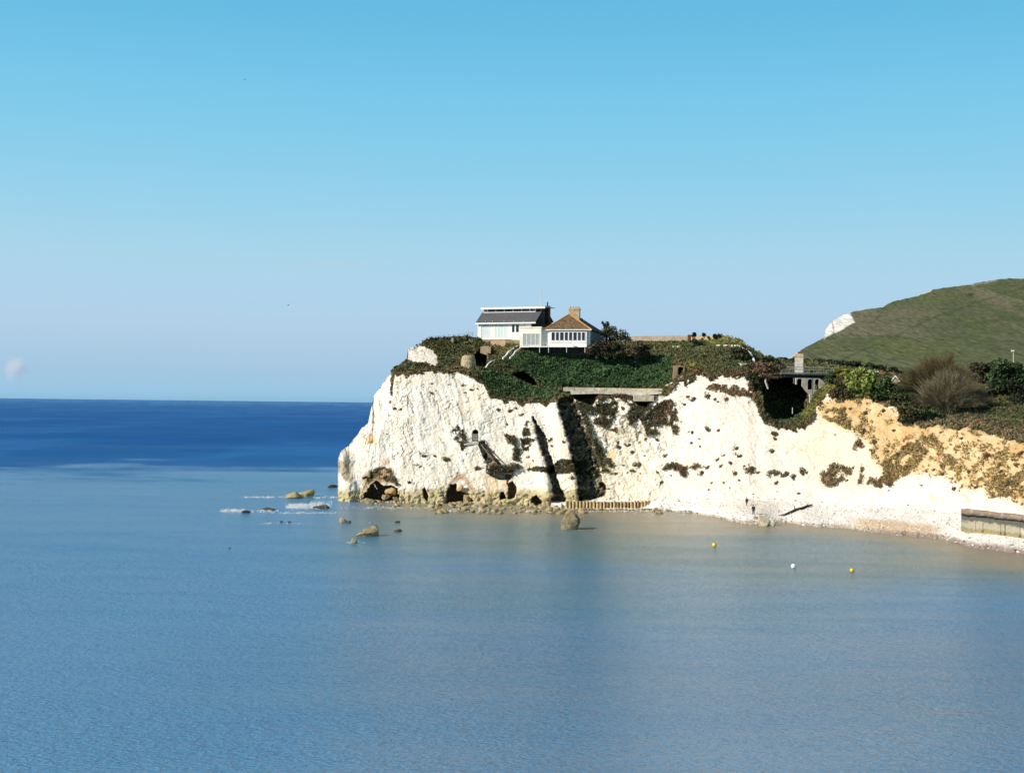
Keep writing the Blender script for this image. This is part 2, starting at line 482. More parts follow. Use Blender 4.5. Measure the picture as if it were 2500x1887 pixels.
Vln = Vj[None]
veg = sstep(-3, 3, Vln - GY + .8 * jit + jitf)
veg *= sstep(-6, 4, GX - 958 + jit)
chalk_top = mask(c2([(85, 395), (240, 330), (330, 360), (400, 395), (465, 470), (480, 570), (430, 605), (250, 565), (120, 545), (60, 510), (70, 430)]), 2, .8)
chalk_top = np.maximum(chalk_top, mask(c2([(75, 360), (170, 340), (240, 330), (130, 430), (70, 500)]), 2, .4))
veg *= 1 - chalk_top
gully_white = mask([(1985, 1012), (2022, 968), (2036, 973), (2005, 1040), (1975, 1050)], 2, .3)
VEGP = [
 c5([(700, 800), (760, 850), (900, 900), (1080, 800), (1150, 900), (1150, 1050), (1170, 1190), (1130, 1215), (1090, 1120), (1000, 1090), (930, 1120), (940, 1190), (860, 1210), (790, 1050), (700, 960)]),
 c5([(330, 790), (470, 790), (560, 870), (540, 960), (500, 1060), (400, 1120), (290, 1080), (250, 990), (300, 900)]),
 c5([(560, 800), (640, 760), (720, 840), (780, 930), (760, 1040), (680, 1110), (630, 1020), (690, 900)]),
 c4([(1620, 40), (1900, 60), (1990, 200), (1900, 330), (1960, 500), (2080, 700), (2190, 930), (1990, 1000), (1850, 600)]),
 c4([(1150, 930), (1260, 880), (1400, 900), (1480, 840), (1560, 800), (1760, 830), (1900, 870), (2212, 860), (2160, 960), (1900, 990), (1600, 985), (1380, 985), (1180, 975)]),
 c6([(940, 650), (1000, 600), (1080, 580), (1200, 620), (1340, 575), (1390, 610), (1300, 660), (1220, 640), (1200, 715), (1130, 680), (1060, 640)]),
 c5([(1440, 700), (1550, 650), (1640, 700), (1760, 690), (1900, 750), (1970, 800), (1850, 800), (1740, 780), (1640, 740), (1560, 760)]),
 c5([(1900, 560), (1950, 640), (2030, 800), (2060, 950), (2212, 1080), (2212, 1115), (2060, 1090), (2000, 930), (1900, 750)]),
 c5([(1230, 600), (1350, 560), (1360, 620), (1250, 700)]),
 c4([(230, 450), (300, 400), (370, 470), (400, 560), (440, 600), (360, 690), (330, 620), (250, 560)]),
 c4([(540, 590), (610, 590), (700, 740), (820, 900), (1030, 870), (1000, 950), (850, 990), (660, 960), (640, 840), (570, 700)]),
 c4([(840, 480), (990, 540), (1010, 660), (900, 580)]),
 c4([(1120, 350), (1200, 390), (1180, 500), (1230, 560), (1170, 600), (1160, 700), (1080, 700), (1060, 560)]),
 c4([(980, 680), (1050, 680), (1030, 830), (950, 810)]),
 b4([(0, 680), (80, 620), (160, 590), (300, 620), (400, 600), (350, 690), (250, 740), (190, 820), (80, 830), (20, 770)]),
 b4([(450, 560), (480, 560), (450, 800), (410, 810)]),
 b4([(500, 820), (540, 740), (640, 760), (760, 700), (900, 640), (960, 690), (820, 760), (780, 840), (660, 850), (560, 790)]),
 b4([(690, 580), (880, 420), (1090, 300), (1230, 250), (1260, 330), (1130, 480), (1030, 600), (860, 700), (700, 800), (740, 690)]),
 b4([(1380, 480), (1480, 500), (1440, 600), (1340, 620)]),
 b4([(1820, 880), (1900, 720), (2100, 690), (2212, 640), (2212, 840), (2050, 930), (1860, 935)]),
 b4([(380, 340), (460, 330), (480, 420), (370, 430)]),
 b3([(20, 800), (100, 700), (280, 690), (330, 780), (300, 900), (160, 850)]),
 c3([(400, 1240), (560, 1130), (700, 1120), (760, 1230), (820, 1340), (700, 1290), (560, 1250), (470, 1310)]),
]
patch = np.zeros_like(GX)
for i, p in enumerate(VEGP):
    patch = np.maximum(patch, mask(p, 2.5, 1.3))
holes = fbm(P0 * .9, 3, 33)
patch *= sstep(-.22, .02, holes + .12 - .10 * sstep(2100, 2160, GX))
patch *= 1 - veg

# --- hollows, clefts and caves
def push(poly, depth, soft=1.5, wob=.5, shift=0.0):
    global GD
    m = sstep(-soft, soft, sdpoly(GX, GY, poly) + wob * (jit * .6 + jitf) + shift)
    GD = GD + depth * m
    return m


def cleft(poly, left_line, depth, run):
    """sheer on its left side, climbing back out towards the right"""
    global GD
    m = sstep(-2, 2, sdpoly(GX, GY, poly) + 1.2 * jitf + .7 * jit)
    xs = np.interp(GY, [p[1] for p in left_line], [p[0] for p in left_line])
    t = np.clip((GX - xs) / run, 0, 1)
    GD = GD + depth * m * (1 - .4 * t) * (1 + .25 * jitf)
    return m


cl2 = c4([(1525, 90), (1600, 50), (1700, 60), (1800, 300), (1920, 600), (2010, 860), (2110, 1210), (2090, 1260), (1960, 1300), (1780, 1315), (1760, 1150), (1690, 780), (1600, 420), (1530, 220)])
m_cl2 = cleft(cl2, c4([(1525, 90), (1600, 420), (1690, 780), (1760, 1150), (1780, 1315)]), 4.3, 62)
cl1 = c4([(1215, 290), (1260, 360), (1380, 560), (1480, 950), (1540, 1120), (1615, 1290), (1590, 1350), (1420, 1355), (1470, 1230), (1400, 1000), (1330, 750), (1250, 480)])
m_cl1 = cleft(cl1, c4([(1215, 290), (1250, 480), (1330, 750), (1400, 1000), (1470, 1230), (1420, 1355)]), 3.2, 36)
caveA = push(c3([(380, 1475), (440, 1410), (490, 1320), (550, 1265), (620, 1310), (640, 1330), (720, 1325), (800, 1345), (820, 1500), (600, 1492)]), 11, 1.5, 1.6)
caveB = push(c3([(1340, 1515), (1348, 1430), (1385, 1330), (1440, 1310), (1480, 1380), (1560, 1410), (1600, 1440), (1640, 1500), (1570, 1512)]), 9, 1.5, 1.5)
caveC = push(c4([(808, 1300), (815, 1220), (850, 1210), (885, 1290)]), 6, 1.2, .3)
caveE = push(c4([(905, 1295), (910, 1110), (960, 1080), (1010, 1150), (1010, 1210), (985, 1280), (935, 1298)]), 5, 1.2, .4)
caveD = push(c4([(1190, 1358), (1190, 1290), (1250, 1250), (1290, 1295), (1330, 1330), (1310, 1358)]), 5, 1.2, .4)
cave5 = push(c3([(1080, 1370), (1100, 1350), (1140, 1440), (1130, 1500), (1090, 1460)]), 4, 1, .3)
door_poly = c4([(474, 590), (474, 480), (482, 460), (508, 447), (532, 460), (540, 480), (540, 590)])
doorm = push(door_poly, 4.5, .8, 0)
notch = push(c4([(545, 600), (620, 600), (640, 680), (660, 780), (640, 830), (600, 780), (570, 690), (545, 650)]), 2.2, 1.2, .4)
plat = push(c4([(650, 975), (960, 990), (930, 1060), (800, 1060), (700, 1010)]), 3.0, 1.2, .3)
hollow = push(c2([(1395, 715), (1500, 660), (1620, 680), (1700, 770), (1770, 885), (1700, 870), (1560, 810), (1460, 755)]), 7, 1.5, .4)
recess = push(c2([(935, 450), (975, 400), (1005, 390), (1015, 435), (1085, 448), (1105, 500), (1095, 590), (1070, 625), (950, 612), (900, 560)]), 7, 1.2, 0)
under = push(c5([(100, 778), (330, 772), (560, 782), (330, 800), (320, 850), (280, 900), (200, 880), (60, 800)]), 6, 1.5, .4)
under2 = push(c5([(720, 850), (920, 850), (850, 880), (840, 915), (760, 890)]), 5, 1.5, .2)
pdoor = push(c5([(1172, 500), (1228, 492), (1232, 560), (1170, 605)]), 4, .8, 0)
gul = sdpoly(GX, GY, b2([(520, 500), (1360, 515), (1350, 640), (1210, 740), (1130, 900), (1060, 990), (920, 1120), (830, 1170), (640, 1190), (520, 1150), (430, 1050), (390, 900), (370, 720), (420, 600)]))
gmask = sstep(-2, 2, gul + .5 * jitf + .3 * jit)
GD = GD + gmask * np.clip(10 + (1038 - GY) * .04, 6, 18)
# buttresses standing proud beside the clefts
GD -= 1.8 * sstep(40, 0, sdline(GX, GY, c4([(1470, 150), (1560, 420), (1650, 780), (1730, 1200)])))
GD -= 1.6 * sstep(30, 0, sdline(GX, GY, c4([(1200, 420), (1290, 750), (1350, 1000), (1400, 1250)])))
GD -= 1.2 * sstep(30, 0, sdline(GX, GY, c3([(180, 1000), (210, 1250), (250, 1480)])))

rockm = (1 - veg) * (1 - patch)
# chalk relief: big undulation, blocks, dipping joints
d_big = fbm(P0 * np.array([.10, .10, .07]), 3, 41)
q = P0.copy(); q[..., 0] = P0[..., 0] + .42 * P0[..., 2]
d_joint = np.abs(vnoise(q * np.array([.55, .3, .10]), 44)) + .5 * np.abs(vnoise(q * np.array([1.5, .6, .25]), 45))
d_blk = fbm(P0 * .8, 4, 47, .55)
d_fine = fbm(P0 * 2.6, 3, 48, .6)
q2 = P0.copy(); q2[..., 2] = P0[..., 2] - .35 * P0[..., 0]
gate1 = sstep(-.15, .25, fbm(P0 * .16, 3, 144)); gate2 = sstep(.0, .35, fbm(P0 * .2, 3, 145))
wq = .35 * fbm(P0 * .9, 3, 146)[..., None]
st1 = sstep(.085, .0, np.abs(vnoise(q * np.array([.42, .2, .10]) + wq, 147))) * gate1
st2 = sstep(.11, .0, np.abs(vnoise(q * np.array([1.25, .6, .45]) + wq * 1.5, 148))) * sstep(-.2, .3, fbm(P0 * .4, 2, 149))
st3 = sstep(.10, .0, np.abs(vnoise(q2 * np.array([.30, .3, .75]) + wq, 150))) * gate2
crack = np.clip(np.maximum(np.maximum(st1, .75 * st2), .8 * st3), 0, 1)
crack = crack * (1 - .6 * sstep(1600, 1700, GX))
GD += rockm * .26 * crack
GD += rockm * ((.9 * d_big - .20 * d_joint + .20 * d_blk + .13 * d_fine) * (1 + .7 * sstep(1400, 1480, GX)) * (1 - .62 * sstep(1600, 1700, GX)))
GD += (1 - rockm) * (.9 * fbm(P0 * .28, 3, 51) + .45 * d_blk + .25 * d_fine)
low = sstep(1180, 1225, GY) * sstep(1500, 1380, GX)
GD += low * (.9 * fbm(P0 * 1.1, 4, 55, .6))
GP = Wn(GX, GY, GD)

# --- colours of the ground, with shade darkened into clefts and recesses
def lerp(a, b, t):
    return a + (np.asarray(b, float) - a) * t[..., None]


n1 = fbm(GP * .22, 4, 61); n2 = fbm(GP * 1.1, 4, 62, .6); n3 = fbm(GP * 3.5, 2, 63)
C = np.broadcast_to(np.array([.80, .765, .685]), GX.shape + (3,)).copy()
C = lerp(C, [.80, .70, .54], sstep(.05, .45, n1) * .55)
C = lerp(C, [.72, .60, .44], sstep(.22, .5, n2) * .55)
C = lerp(C, [.60, .55, .46], sstep(.12, .32, n3 + .4 * n2) * .22)
C = lerp(C, [.36, .31, .23], crack * .58)
st_l = sstep(.05, .35, fbm(GP * np.array([.35, .3, .12]), 5, 67, .6))
C = lerp(C, [.66, .58, .45], st_l * .45 * sstep(1700, 1500, GX))
cw_ = sstep(1640, 1720, GX) * sstep(.0, .35, fbm(GP * np.array([.10, .10, .05]), 4, 64))
C = lerp(C, [.80, .69, .55], cw_ * .4)
C = lerp(C, [.70, .60, .48], sstep(1640, 1720, GX) * sstep(.12, .3, np.abs(fbm(GP * np.array([.9, .5, .16]), 4, 65))) * .35)
moss = sstep(.16, .30, fbm(GP * 1.15, 4, 66, .6) + .10 * sstep(1130, 1000, GY)) * sstep(1400, 1440, GX) * sstep(1680, 1600, GX) * sstep(1170, 1080, GY)
C = lerp(C, [.17, .15, .08], moss * .85)
rz_ = sstep(1620, 1760, GX)
C = lerp(C, [.68, .645, .57], rz_ * (.45 + .35 * sstep(-.3, .3, fbm(GP * np.array([.22, .2, .08]), 4, 68))))
C = lerp(C, [.40, .34, .25], rz_ * sstep(.10, .0, np.abs(fbm(GP * np.array([.5, .4, .13]), 4, 69))) * .25)
C = lerp(C, [.71, .60, .44], mask([(1975, 1030), (2040, 985), (2110, 1070), (2160, 1160), (2110, 1200), (2000, 1180), (1960, 1100)], 35, 2) * .7)
rubble = sstep(1330, 1400, GX) * sstep(1640, 1560, GX) * sstep(1010, 1060, GY)
C = lerp(C, [.70, .60, .44], rubble * sstep(-.3, .3, n2) * .75)
for pl, cc, am in [
    (c3([(420, 780), (520, 740), (560, 860), (470, 860)]), [.62, .36, .17], .75),
    (c3([(570, 1010), (690, 1040), (680, 1085), (580, 1080)]), [.62, .36, .22], .6),
    (c3([(130, 1060), (210, 1030), (260, 1150), (280, 1290), (170, 1250), (140, 1150)]), [.40, .31, .18], .85),
    (c3([(400, 1220), (560, 1120), (720, 1120), (800, 1320), (700, 1300), (500, 1310), (400, 1380)]), [.38, .22, .10], .9),
    (c3([(1380, 1300), (1480, 1170), (1560, 1230), (1650, 1380), (1600, 1400), (1550, 1250)]), [.42, .22, .11], .8),
    (c4([(600, 1000), (900, 1060), (1010, 1180), (820, 1230), (640, 1240), (600, 1100)]), [.68, .50, .28], .6),
    (c4([(640, 1200), (820, 1210), (800, 1300), (640, 1290)]), [.44, .22, .12], .7),
    (c4([(1960, 720), (2212, 700), (2212, 1000), (2020, 980)]), [.66, .48, .22], .6),
    (b4([(1150, 960), (1210, 880), (1260, 930), (1290, 975)]), [.72, .50, .26], .6),
]:
    C = lerp(C, cc, mask(pl, 5, 1.0) * am)
# tidal band: algae and stained rock
tide = sstep(1186, 1206, GY + 1.4 * jit) * sstep(1460, 1400, GX)
C = lerp(C, [.42, .35, .19], tide * .9)
C = lerp(C, [.52, .47, .22], tide * sstep(.0, .4, n2) * .7)
C = lerp(C, [.20, .13, .07], tide * sstep(.15, .45, -n2) * .8)
# ochre beds on the right
och = [(1990, 1000), (2010, 975), (2036, 968), (2126, 955), (2200, 1020), (2371, 1040), (2500, 1066), (2700, 1080), (2700, 1262), (2500, 1240), (2466, 1212), (2413, 1208), (2400, 1192), (2380, 1197), (2352, 1190), (2343, 1176), (2303, 1158), (2203, 1154), (2176, 1172), (2160, 1158), (2147, 1133), (2126, 1117), (2108, 1065), (2079, 1054), (2034, 1036), (2000, 1029)]
halo = mask(och, 45, 3.0, 22)
C = lerp(C, [.76, .67, .52], halo * .65)
om = mask(och, 14, 2.6)
C = lerp(C, [.58, .405, .20], om * .92)
C = lerp(C, [.74, .60, .38], om * sstep(.1, .5, n2 - .4 * n1) * .6)
C = lerp(C, [.46, .28, .11], om * sstep(.1, .5, n1 + .6 * n2) * .6)
C = lerp(C, [.62, .29, .10], mask(b3([(880, 900), (1000, 880), (1010, 1000), (900, 1080)]), 6, 1.5) * .5)
scr = om * sstep(.04, .30, fbm(GP * .75, 5, 71, .65) + .14 * sstep(1040, 1130, GY) - .02)
# soil and turf under the plants
SOIL = np.broadcast_to(np.array([.075, .078, .032]), GX.shape + (3,)).copy()
bank2 = mask(c2([(1000, 700), (1180, 980), (1400, 1065), (1850, 1065), (2080, 960), (1800, 890), (1560, 820), (1400, 710), (1150, 640)]), 6, 1)
bank = mask([(1222, 884), (1290, 862), (1440, 868), (1640, 868), (1640, 930), (1600, 946), (1405, 944), (1330, 946), (1280, 905)], 8, 1)
SOIL = lerp(SOIL, [.018, .040, .016], np.maximum(bank, .8 * bank2))
SOIL = lerp(SOIL, [.10, .068, .035], sstep(.1, .5, n1) * (1 - bank))
lawn = mask(c1([(470, 790), (800, 790), (620, 945), (520, 950), (470, 900)]), 2, .3)
SOIL = lerp(SOIL, [.115, .100, .035], lawn)
grassR = mask(c5([(1530, 170), (1640, 160), (1840, 235), (1900, 290), (1790, 275), (1560, 275), (1400, 215)]), 3, .5)
SOIL = lerp(SOIL, [.16, .145, .05], grassR)
slopeR = mask(b2([(1090, 950), (1290, 720), (1500, 540), (1600, 520), (1480, 760), (1330, 830), (1180, 1060), (1100, 1130), (960, 1150)]), 3, .6)
SOIL = lerp(SOIL, [.14, .145, .04], slopeR)
path = mask(c5([(1735, 810), (1800, 800), (2000, 840), (2212, 870), (2212, 890), (1900, 890), (1740, 850)]), 3, .5) * 0
ledge = mask(c2([(1730, 810), (1900, 800), (2192, 865), (2192, 905), (1980, 900), (1800, 880)]), 3, .6)
SOIL = lerp(SOIL, [.20, .145, .07], ledge * .8)
edge = np.exp(-((Vln - GY) / 9.0) ** 2) * (GX > 960)
SOIL = lerp(SOIL, [.17, .085, .04], edge * .7 * sstep(-.3, .2, n2))
C = lerp(C, SOIL, veg)
pc = np.broadcast_to(np.array([.10, .078, .038]), GX.shape + (3,)).copy()
pc = lerp(pc, [.20, .14, .07], sstep(1660, 1760, GX) * (1 - veg))
pc = lerp(pc, [.34, .235, .10], om)
pc = lerp(pc, [.16, .06, .035], sstep(.1, .45, n1) * .7)
pc = lerp(pc, [.055, .058, .028], sstep(1640, 1560, GX))
C = lerp(C, pc, patch * .92)
C = lerp(C, [.40, .27, .11], scr * (1 - veg) * .75)
for mm in (caveA, caveB, caveC, caveD, caveE, cave5):
    C = lerp(C, [.34, .23, .13], mm * .9)
C = lerp(C, [.10, .08, .055], (doorm + pdoor).clip(0, 1))  # dark of both door openings put into the colour
C = lerp(C, [.06, .05, .035], np.clip(hollow + recess + under + under2, 0, 1) * .9)  # shade of hollow, turret recess and walkway gaps put into the colour
C = lerp(C, [.07, .06, .045], np.clip(m_cl1, 0, 1) * .8)  # left cleft's shade put into the colour
C = lerp(C, [.085, .08, .045], np.clip(m_cl2, 0, 1) * (.75 + .25 * sstep(-.1, .2, n2)))  # cleft shade put into the colour, mixed with dark plant cover
C = lerp(C, [.05, .05, .03], gmask * .95)  # gully void darkened in colour to carry its shade
C = lerp(C, [.56, .42, .24], recess * 0 + mask(c2([(1005, 345), (1140, 340), (1135, 520), (1110, 620), (1090, 625), (1108, 500), (1090, 446), (1012, 430)]), 1.2, 0) * .95)
ledgecut = mask(c5([(-30, 690), (1015, 705), (1015, 775), (930, 860), (710, 860), (700, 795), (-30, 785)]), 1.5, 0)
leafmask = np.clip(veg + .0, 0, 1) * (1 - ledgecut) * (1 - lawn * .9) * (1 - np.clip(hollow + recess + under + under2 + pdoor, 0, 1)) * (1 - ledge * .6) * (1 - slopeR * .5) * (1 - grassR * .7)

# --- back of the headland: falls away behind the crest, never above the sight line
rows = [GP]
cols_l = [C]; rk = [rockm * (1 - scr) * (1 - np.clip(caveA + caveB, 0, 1))]
topd = GD[-1]
for dd, dr in ((4, .8), (14, 3), (45, 9), (130, 18)):
    far = np.where(gx > 1890, dd, np.minimum(dd, 60))
    drop = np.where(gx > 1890, dr * .25, dr)
    p = Wn(gx, Tc, topd + far); p[:, 2] -= drop
    p[:, 0] += np.where(gx < 1000, far * .25, 0)
    rows.append(p[None]); cols_l.append(C[-1:] * .0 + np.array([.06, .065, .03])); rk.append(np.zeros((1, NC)))
foot = []
for dz, dy in ((1.2, .8), (4.0, 1.5)):
    p = GP[0].copy(); p[:, 2] = np.minimum(p[:, 2] - dz, p[:, 2] - dz); p[:, 1] -= 0
    foot.append(p[None])
allP = np.concatenate(foot[::-1] + rows, 0)
allC = np.concatenate([C[:1], C[:1]] + cols_l, 0)
allR = np.concatenate([rk[0][:1], rk[0][:1]] + rk, 0)
nr, nc = allP.shape[:2]
idx = np.arange(nr * nc).reshape(nr, nc)
FC = np.stack([idx[:-1, :-1], idx[:-1, 1:], idx[1:, 1:], idx[1:, :-1]], -1).reshape(-1, 4)
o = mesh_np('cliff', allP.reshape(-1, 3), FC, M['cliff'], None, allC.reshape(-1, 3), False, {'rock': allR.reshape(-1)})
tag(o, 'white chalk headland with green ivy banks, dark clefts, sea caves and ochre beds', 'cliff', None, 'structure')


def TD(px, py):               # distance of the ground surface along a bearing
    px = np.asarray(px, float); py = np.asarray(py, float)
    ci = np.clip(np.interp(px, gx, np.arange(NC)), 0, NC - 1)
    c0 = np.floor(ci).astype(int); c1_ = np.minimum(c0 + 1, NC - 1); fc = ci - c0
    B = Bc[c0] * (1 - fc) + Bc[c1_] * fc; T = Tc[c0] * (1 - fc) + Tc[c1_] * fc
    vv = np.clip((B - py) / (B - T), 0, 1) * (NR - 1)
    r0 = np.floor(vv).astype(int); r1 = np.minimum(r0 + 1, NR - 1); fr = vv - r0
    return (GD[r0, c0] * (1 - fc) + GD[r0, c1_] * fc) * (1 - fr) + (GD[r1, c0] * (1 - fc) + GD[r1, c1_] * fc) * fr


def S(px, py, off=0.0):
    return W(px, py, float(TD(px, py)) - off)


# ================================================================== far hill
HT = b1([(390, 695), (470, 625), (560, 575), (670, 520), (680, 460), (715, 415), (760, 375), (820, 345), (900, 318), (1000, 300), (1120, 285), (1200, 240), (1400, 195), (1480, 155), (1560, 140), (1800, 110), (1850, 97), (2000, 72), (2100, 62), (2212, 65), (2700, 40), (3200, 20)])
hx0 = np.array([p[0] for p in HT]); hy0 = np.array([p[1] for p in HT])
hx = np.arange(1923, 2800, 2.0); hT = np.interp(hx, hx0, hy0)
hT0 = hT.copy(); hT = hT + .8 * vnoise(np.stack([hx / 7, hx * 0, hx * 0], 1), 8)
hB = np.interp(hx, [1923, 2800], [920, 950])
NH = 150
hv = np.linspace(0, 1, NH)[:, None]
HX = np.repeat(hx[None], NH, 0); HY = hB + (hT - hB) * hv
hv2 = np.clip((hB - HY) / (hB - 680.0), 0, 1)
HDm = 470 + 420 * hv2 ** 1.1 + np.clip((HX - 2300) / 500, 0, 1) * 60 * hv2
hp = Wn(HX, HY, HDm)
HDm = HDm + 26 * fbm(hp * np.array([.010, .004, .012]), 3, 81) + 2.2 * fbm(hp * .06, 3, 82)
crag = sstep(-2, 2, sdpoly(HX, HY, b1([(668, 525), (678, 455), (715, 410), (760, 370), (820, 340), (870, 335), (905, 400), (800, 460), (735, 490)])) + 2 * fbm(hp * .08, 3, 83))
HDm = HDm - crag * 3 * np.abs(fbm(hp * .1, 3, 84))
hp = Wn(HX, HY, HDm)
g1 = fbm(hp * np.array([.012, .004, .014]), 4, 85); g2 = fbm(hp * np.array([.06, .012, .06]), 4, 86, .6)
HC = np.broadcast_to(np.array([.112, .128, .068]), HX.shape + (3,)).copy()  # hill colours lightened and greyed to stand in for distant haze
HC = lerp(HC, [.155, .148, .095], sstep(-.05, .3, g1))
HC = lerp(HC, [.075, .102, .050], sstep(.0, .3, g2))
HC = lerp(HC, [.13, .145, .06], sstep(.05, .4, g2 - g1) * .8)
HC = lerp(HC, [.10, .122, .056], sstep(2250, 2450, HX) * sstep(-.2, .3, g2) * .7)
for ln, w in ((b1([(780, 700), (1100, 560), (1500, 370), (1900, 230), (2212, 130)]), 2.2), (b1([(1240, 560), (1420, 690)]), 2), (b1([(1880, 400), (2212, 375)]), 1.8), (b1([(1000, 660), (1100, 590), (1280, 490)]), 2.2), (b1([(1050, 400), (1120, 320)]), 1.6)):
    HC = lerp(HC, [.055, .066, .030], sstep(w + 1.6, w - 1.4, sdline(HX, HY, ln) + 3 * np.abs(g2)) * .45)
HC = lerp(HC, [.045, .05, .025], sstep(2, .5, sdpoly(HX, HY, b1([(1760, 190), (1820, 180), (1825, 200), (1770, 202)])) * -1) * .6)
HC = lerp(HC, [.84, .82, .77], crag)
HC = lerp(HC, [.30, .22, .10], sstep(2, .6, sdline(HX, HY, b1([(735, 400), (740, 440), (745, 485)]))) * crag * .8)
HC = lerp(HC, [.75, .73, .68], sstep(2.2, .8, sdline(HX, HY, b1([(385, 692), (430, 660), (480, 622)])) + g2))
HC = lerp(HC, [.62, .60, .55], sstep(2.2, .5, sdline(HX, HY, b1([(1430, 182), (1480, 165), (1500, 150)])) + 2 * g2))
HC = lerp(HC, [.38, .37, .32], sstep(2.2, .5, sdline(HX, HY, b1([(1810, 112), (1900, 100), (2000, 80)])) + 3 * g2) * .6)
hr = [hp]; hc = [HC]
for dd, dr in ((8, 1.5), (60, 18), (260, 60)):
    p = Wn(hx, hT, HDm[-1] + dd); p[:, 2] -= dr; hr.append(p[None]); hc.append(HC[-1:])
p = hp[0].copy(); p[:, 2] -= 12; p[:, 1] -= 15
hr = [p[None]] + hr; hc = [HC[:1]] + hc
hp_ = np.concatenate(hr, 0); hc_ = np.concatenate(hc, 0)
nr, nc = hp_.shape[:2]; idx = np.arange(nr * nc).reshape(nr, nc)
FC = np.stack([idx[:-1, :-1], idx[:-1, 1:], idx[1:, 1:], idx[1:, :-1]], -1).reshape(-1, 4)
o = mesh_np('hill', hp_.reshape(-1, 3), FC, M['hill'], None, hc_.reshape(-1, 3), True)
tag(o, 'green and brown grassy down with a white chalk crag on its seaward shoulder', 'hill', None, 'structure')

# ================================================================== beach
WL = [(1340, 1243), (1400, 1245), (1600, 1247), (1670, 1250), (1753, 1262), (1800, 1276), (1845, 1281), (1903, 1273), (1971, 1284), (2061, 1289), (2136, 1300), (2197, 1306), (2294, 1315), (2384, 1338), (2500, 1352), (2700, 1380)]
bx = np.arange(1345, 2690, 2.0)
wy = np.interp(bx, [p[0] for p in WL], [p[1] for p in WL])
wy = np.convolve(np.pad(wy, 12, 'edge'), np.ones(25) / 25, 'valid')
wj = 1.2 * vnoise(np.stack([bx / 18, bx * 0, bx * 0], 1), 9) + .6 * vnoise(np.stack([bx / 5, bx * 0, bx * 0], 1), 10)
fy = np.interp(bx, kx, kpy[:, 0]) + 1
fD = np.interp(bx, kx, kD[:, 0]) + 1.0
wD = Dz(bx, wy, 0.0)
pwj = Wn(bx, wy + wj, Dz(bx, wy + wj, 0.0)); pw = Wn(bx, wy, wD); pf = Wn(bx, fy - 3, fD)
pf[:, 2] = np.maximum(pf[:, 2], .6)
NB = 90
bt = np.linspace(-.35, 1, NB)[:, None, None]
BP = pw[None] + (pf - pw)[None] * bt
BP += (pwj - pw)[None] * np.clip(1 - bt / .25, 0, 1)
tt = bt[..., 0]
zz = np.where(tt > 0, 0, 0)
BP[..., 2] = np.where(tt < 0, tt * 3.0, pf[None, :, 2] * (tt ** .8 if False else np.clip(tt, 0, 1) ** .85))
BP[..., 2] *= np.where((bx > 1372) & (bx < 1606), np.where(tt > 0, .06 + .94 * sstep(.62, .8, tt), 1), 1)
BP[..., 2] += np.clip(tt, 0, 1) * .22 * fbm(BP * .35, 3, 91) + np.clip(tt * 4, 0, 1) * .07 * fbm(BP * 2.2, 2, 92)
bn = fbm(BP * .25, 4, 93); bn2 = fbm(BP * 1.2, 3, 94)
BXX = np.repeat(bx[None], NB, 0)
BC = np.broadcast_to(np.array([.88, .87, .85]), BXX.shape + (3,)).copy()
BC = lerp(BC, [.76, .72, .68], sstep(-.1, .4, bn) * .6)
BC = lerp(BC, [.76, .69, .62], sstep(1640, 1760, BXX) * sstep(1960, 1860, BXX) * sstep(.2, .4, tt) * sstep(.95, .7, tt) * .7)
sand = sstep(2040, 2120, BXX) * sstep(2330, 2260, BXX) * sstep(.03, .1, tt) * sstep(.45, .3, tt + .12 * bn)
BC = lerp(BC, [.66, .50, .32], sand * .9)
BC = lerp(BC, [.44, .36, .27], sstep(.13, .02, tt + .05 * bn) * .85)
BC = lerp(BC, [.28, .18, .17], sstep(2080, 2160, BXX) * sstep(.16, .05, tt + .05 * bn2) * .6)
BC = lerp(BC, [.48, .38, .22], sstep(1660, 1560, BXX) * sstep(.5, .1, tt) * .9)
idx = np.arange(NB * len(bx)).reshape(NB, -1)
FC = np.stack([idx[:-1, :-1], idx[:-1, 1:], idx[1:, 1:], idx[1:, :-1]], -1).reshape(-1, 4)
o = mesh_np('beach', BP.reshape(-1, 3), FC, M['beach'], None, BC.reshape(-1, 3), True)
tag(o, 'pale shingle and sand beach curving below the chalk cliff', 'beach', None, 'structure')


def beach_at(px, py):         # nearest beach vertex distance on a bearing
    i = int(np.clip(round((px - bx[0]) / 2), 0, len(bx) - 1))
    colp = BP[:, i]
    # project rows to py and interpolate
    rel = colp - np.array([0, 0, H]); cc = rel @ RM
    pyr = CY - F * (cc[:, 1] / -cc[:, 2])
    k = np.argsort(pyr)
    return float(np.interp(py, pyr[k], colp[k, 1]))


def BPt(px, py, off=0.0):
    return W(px, py, beach_at(px, py) - off)

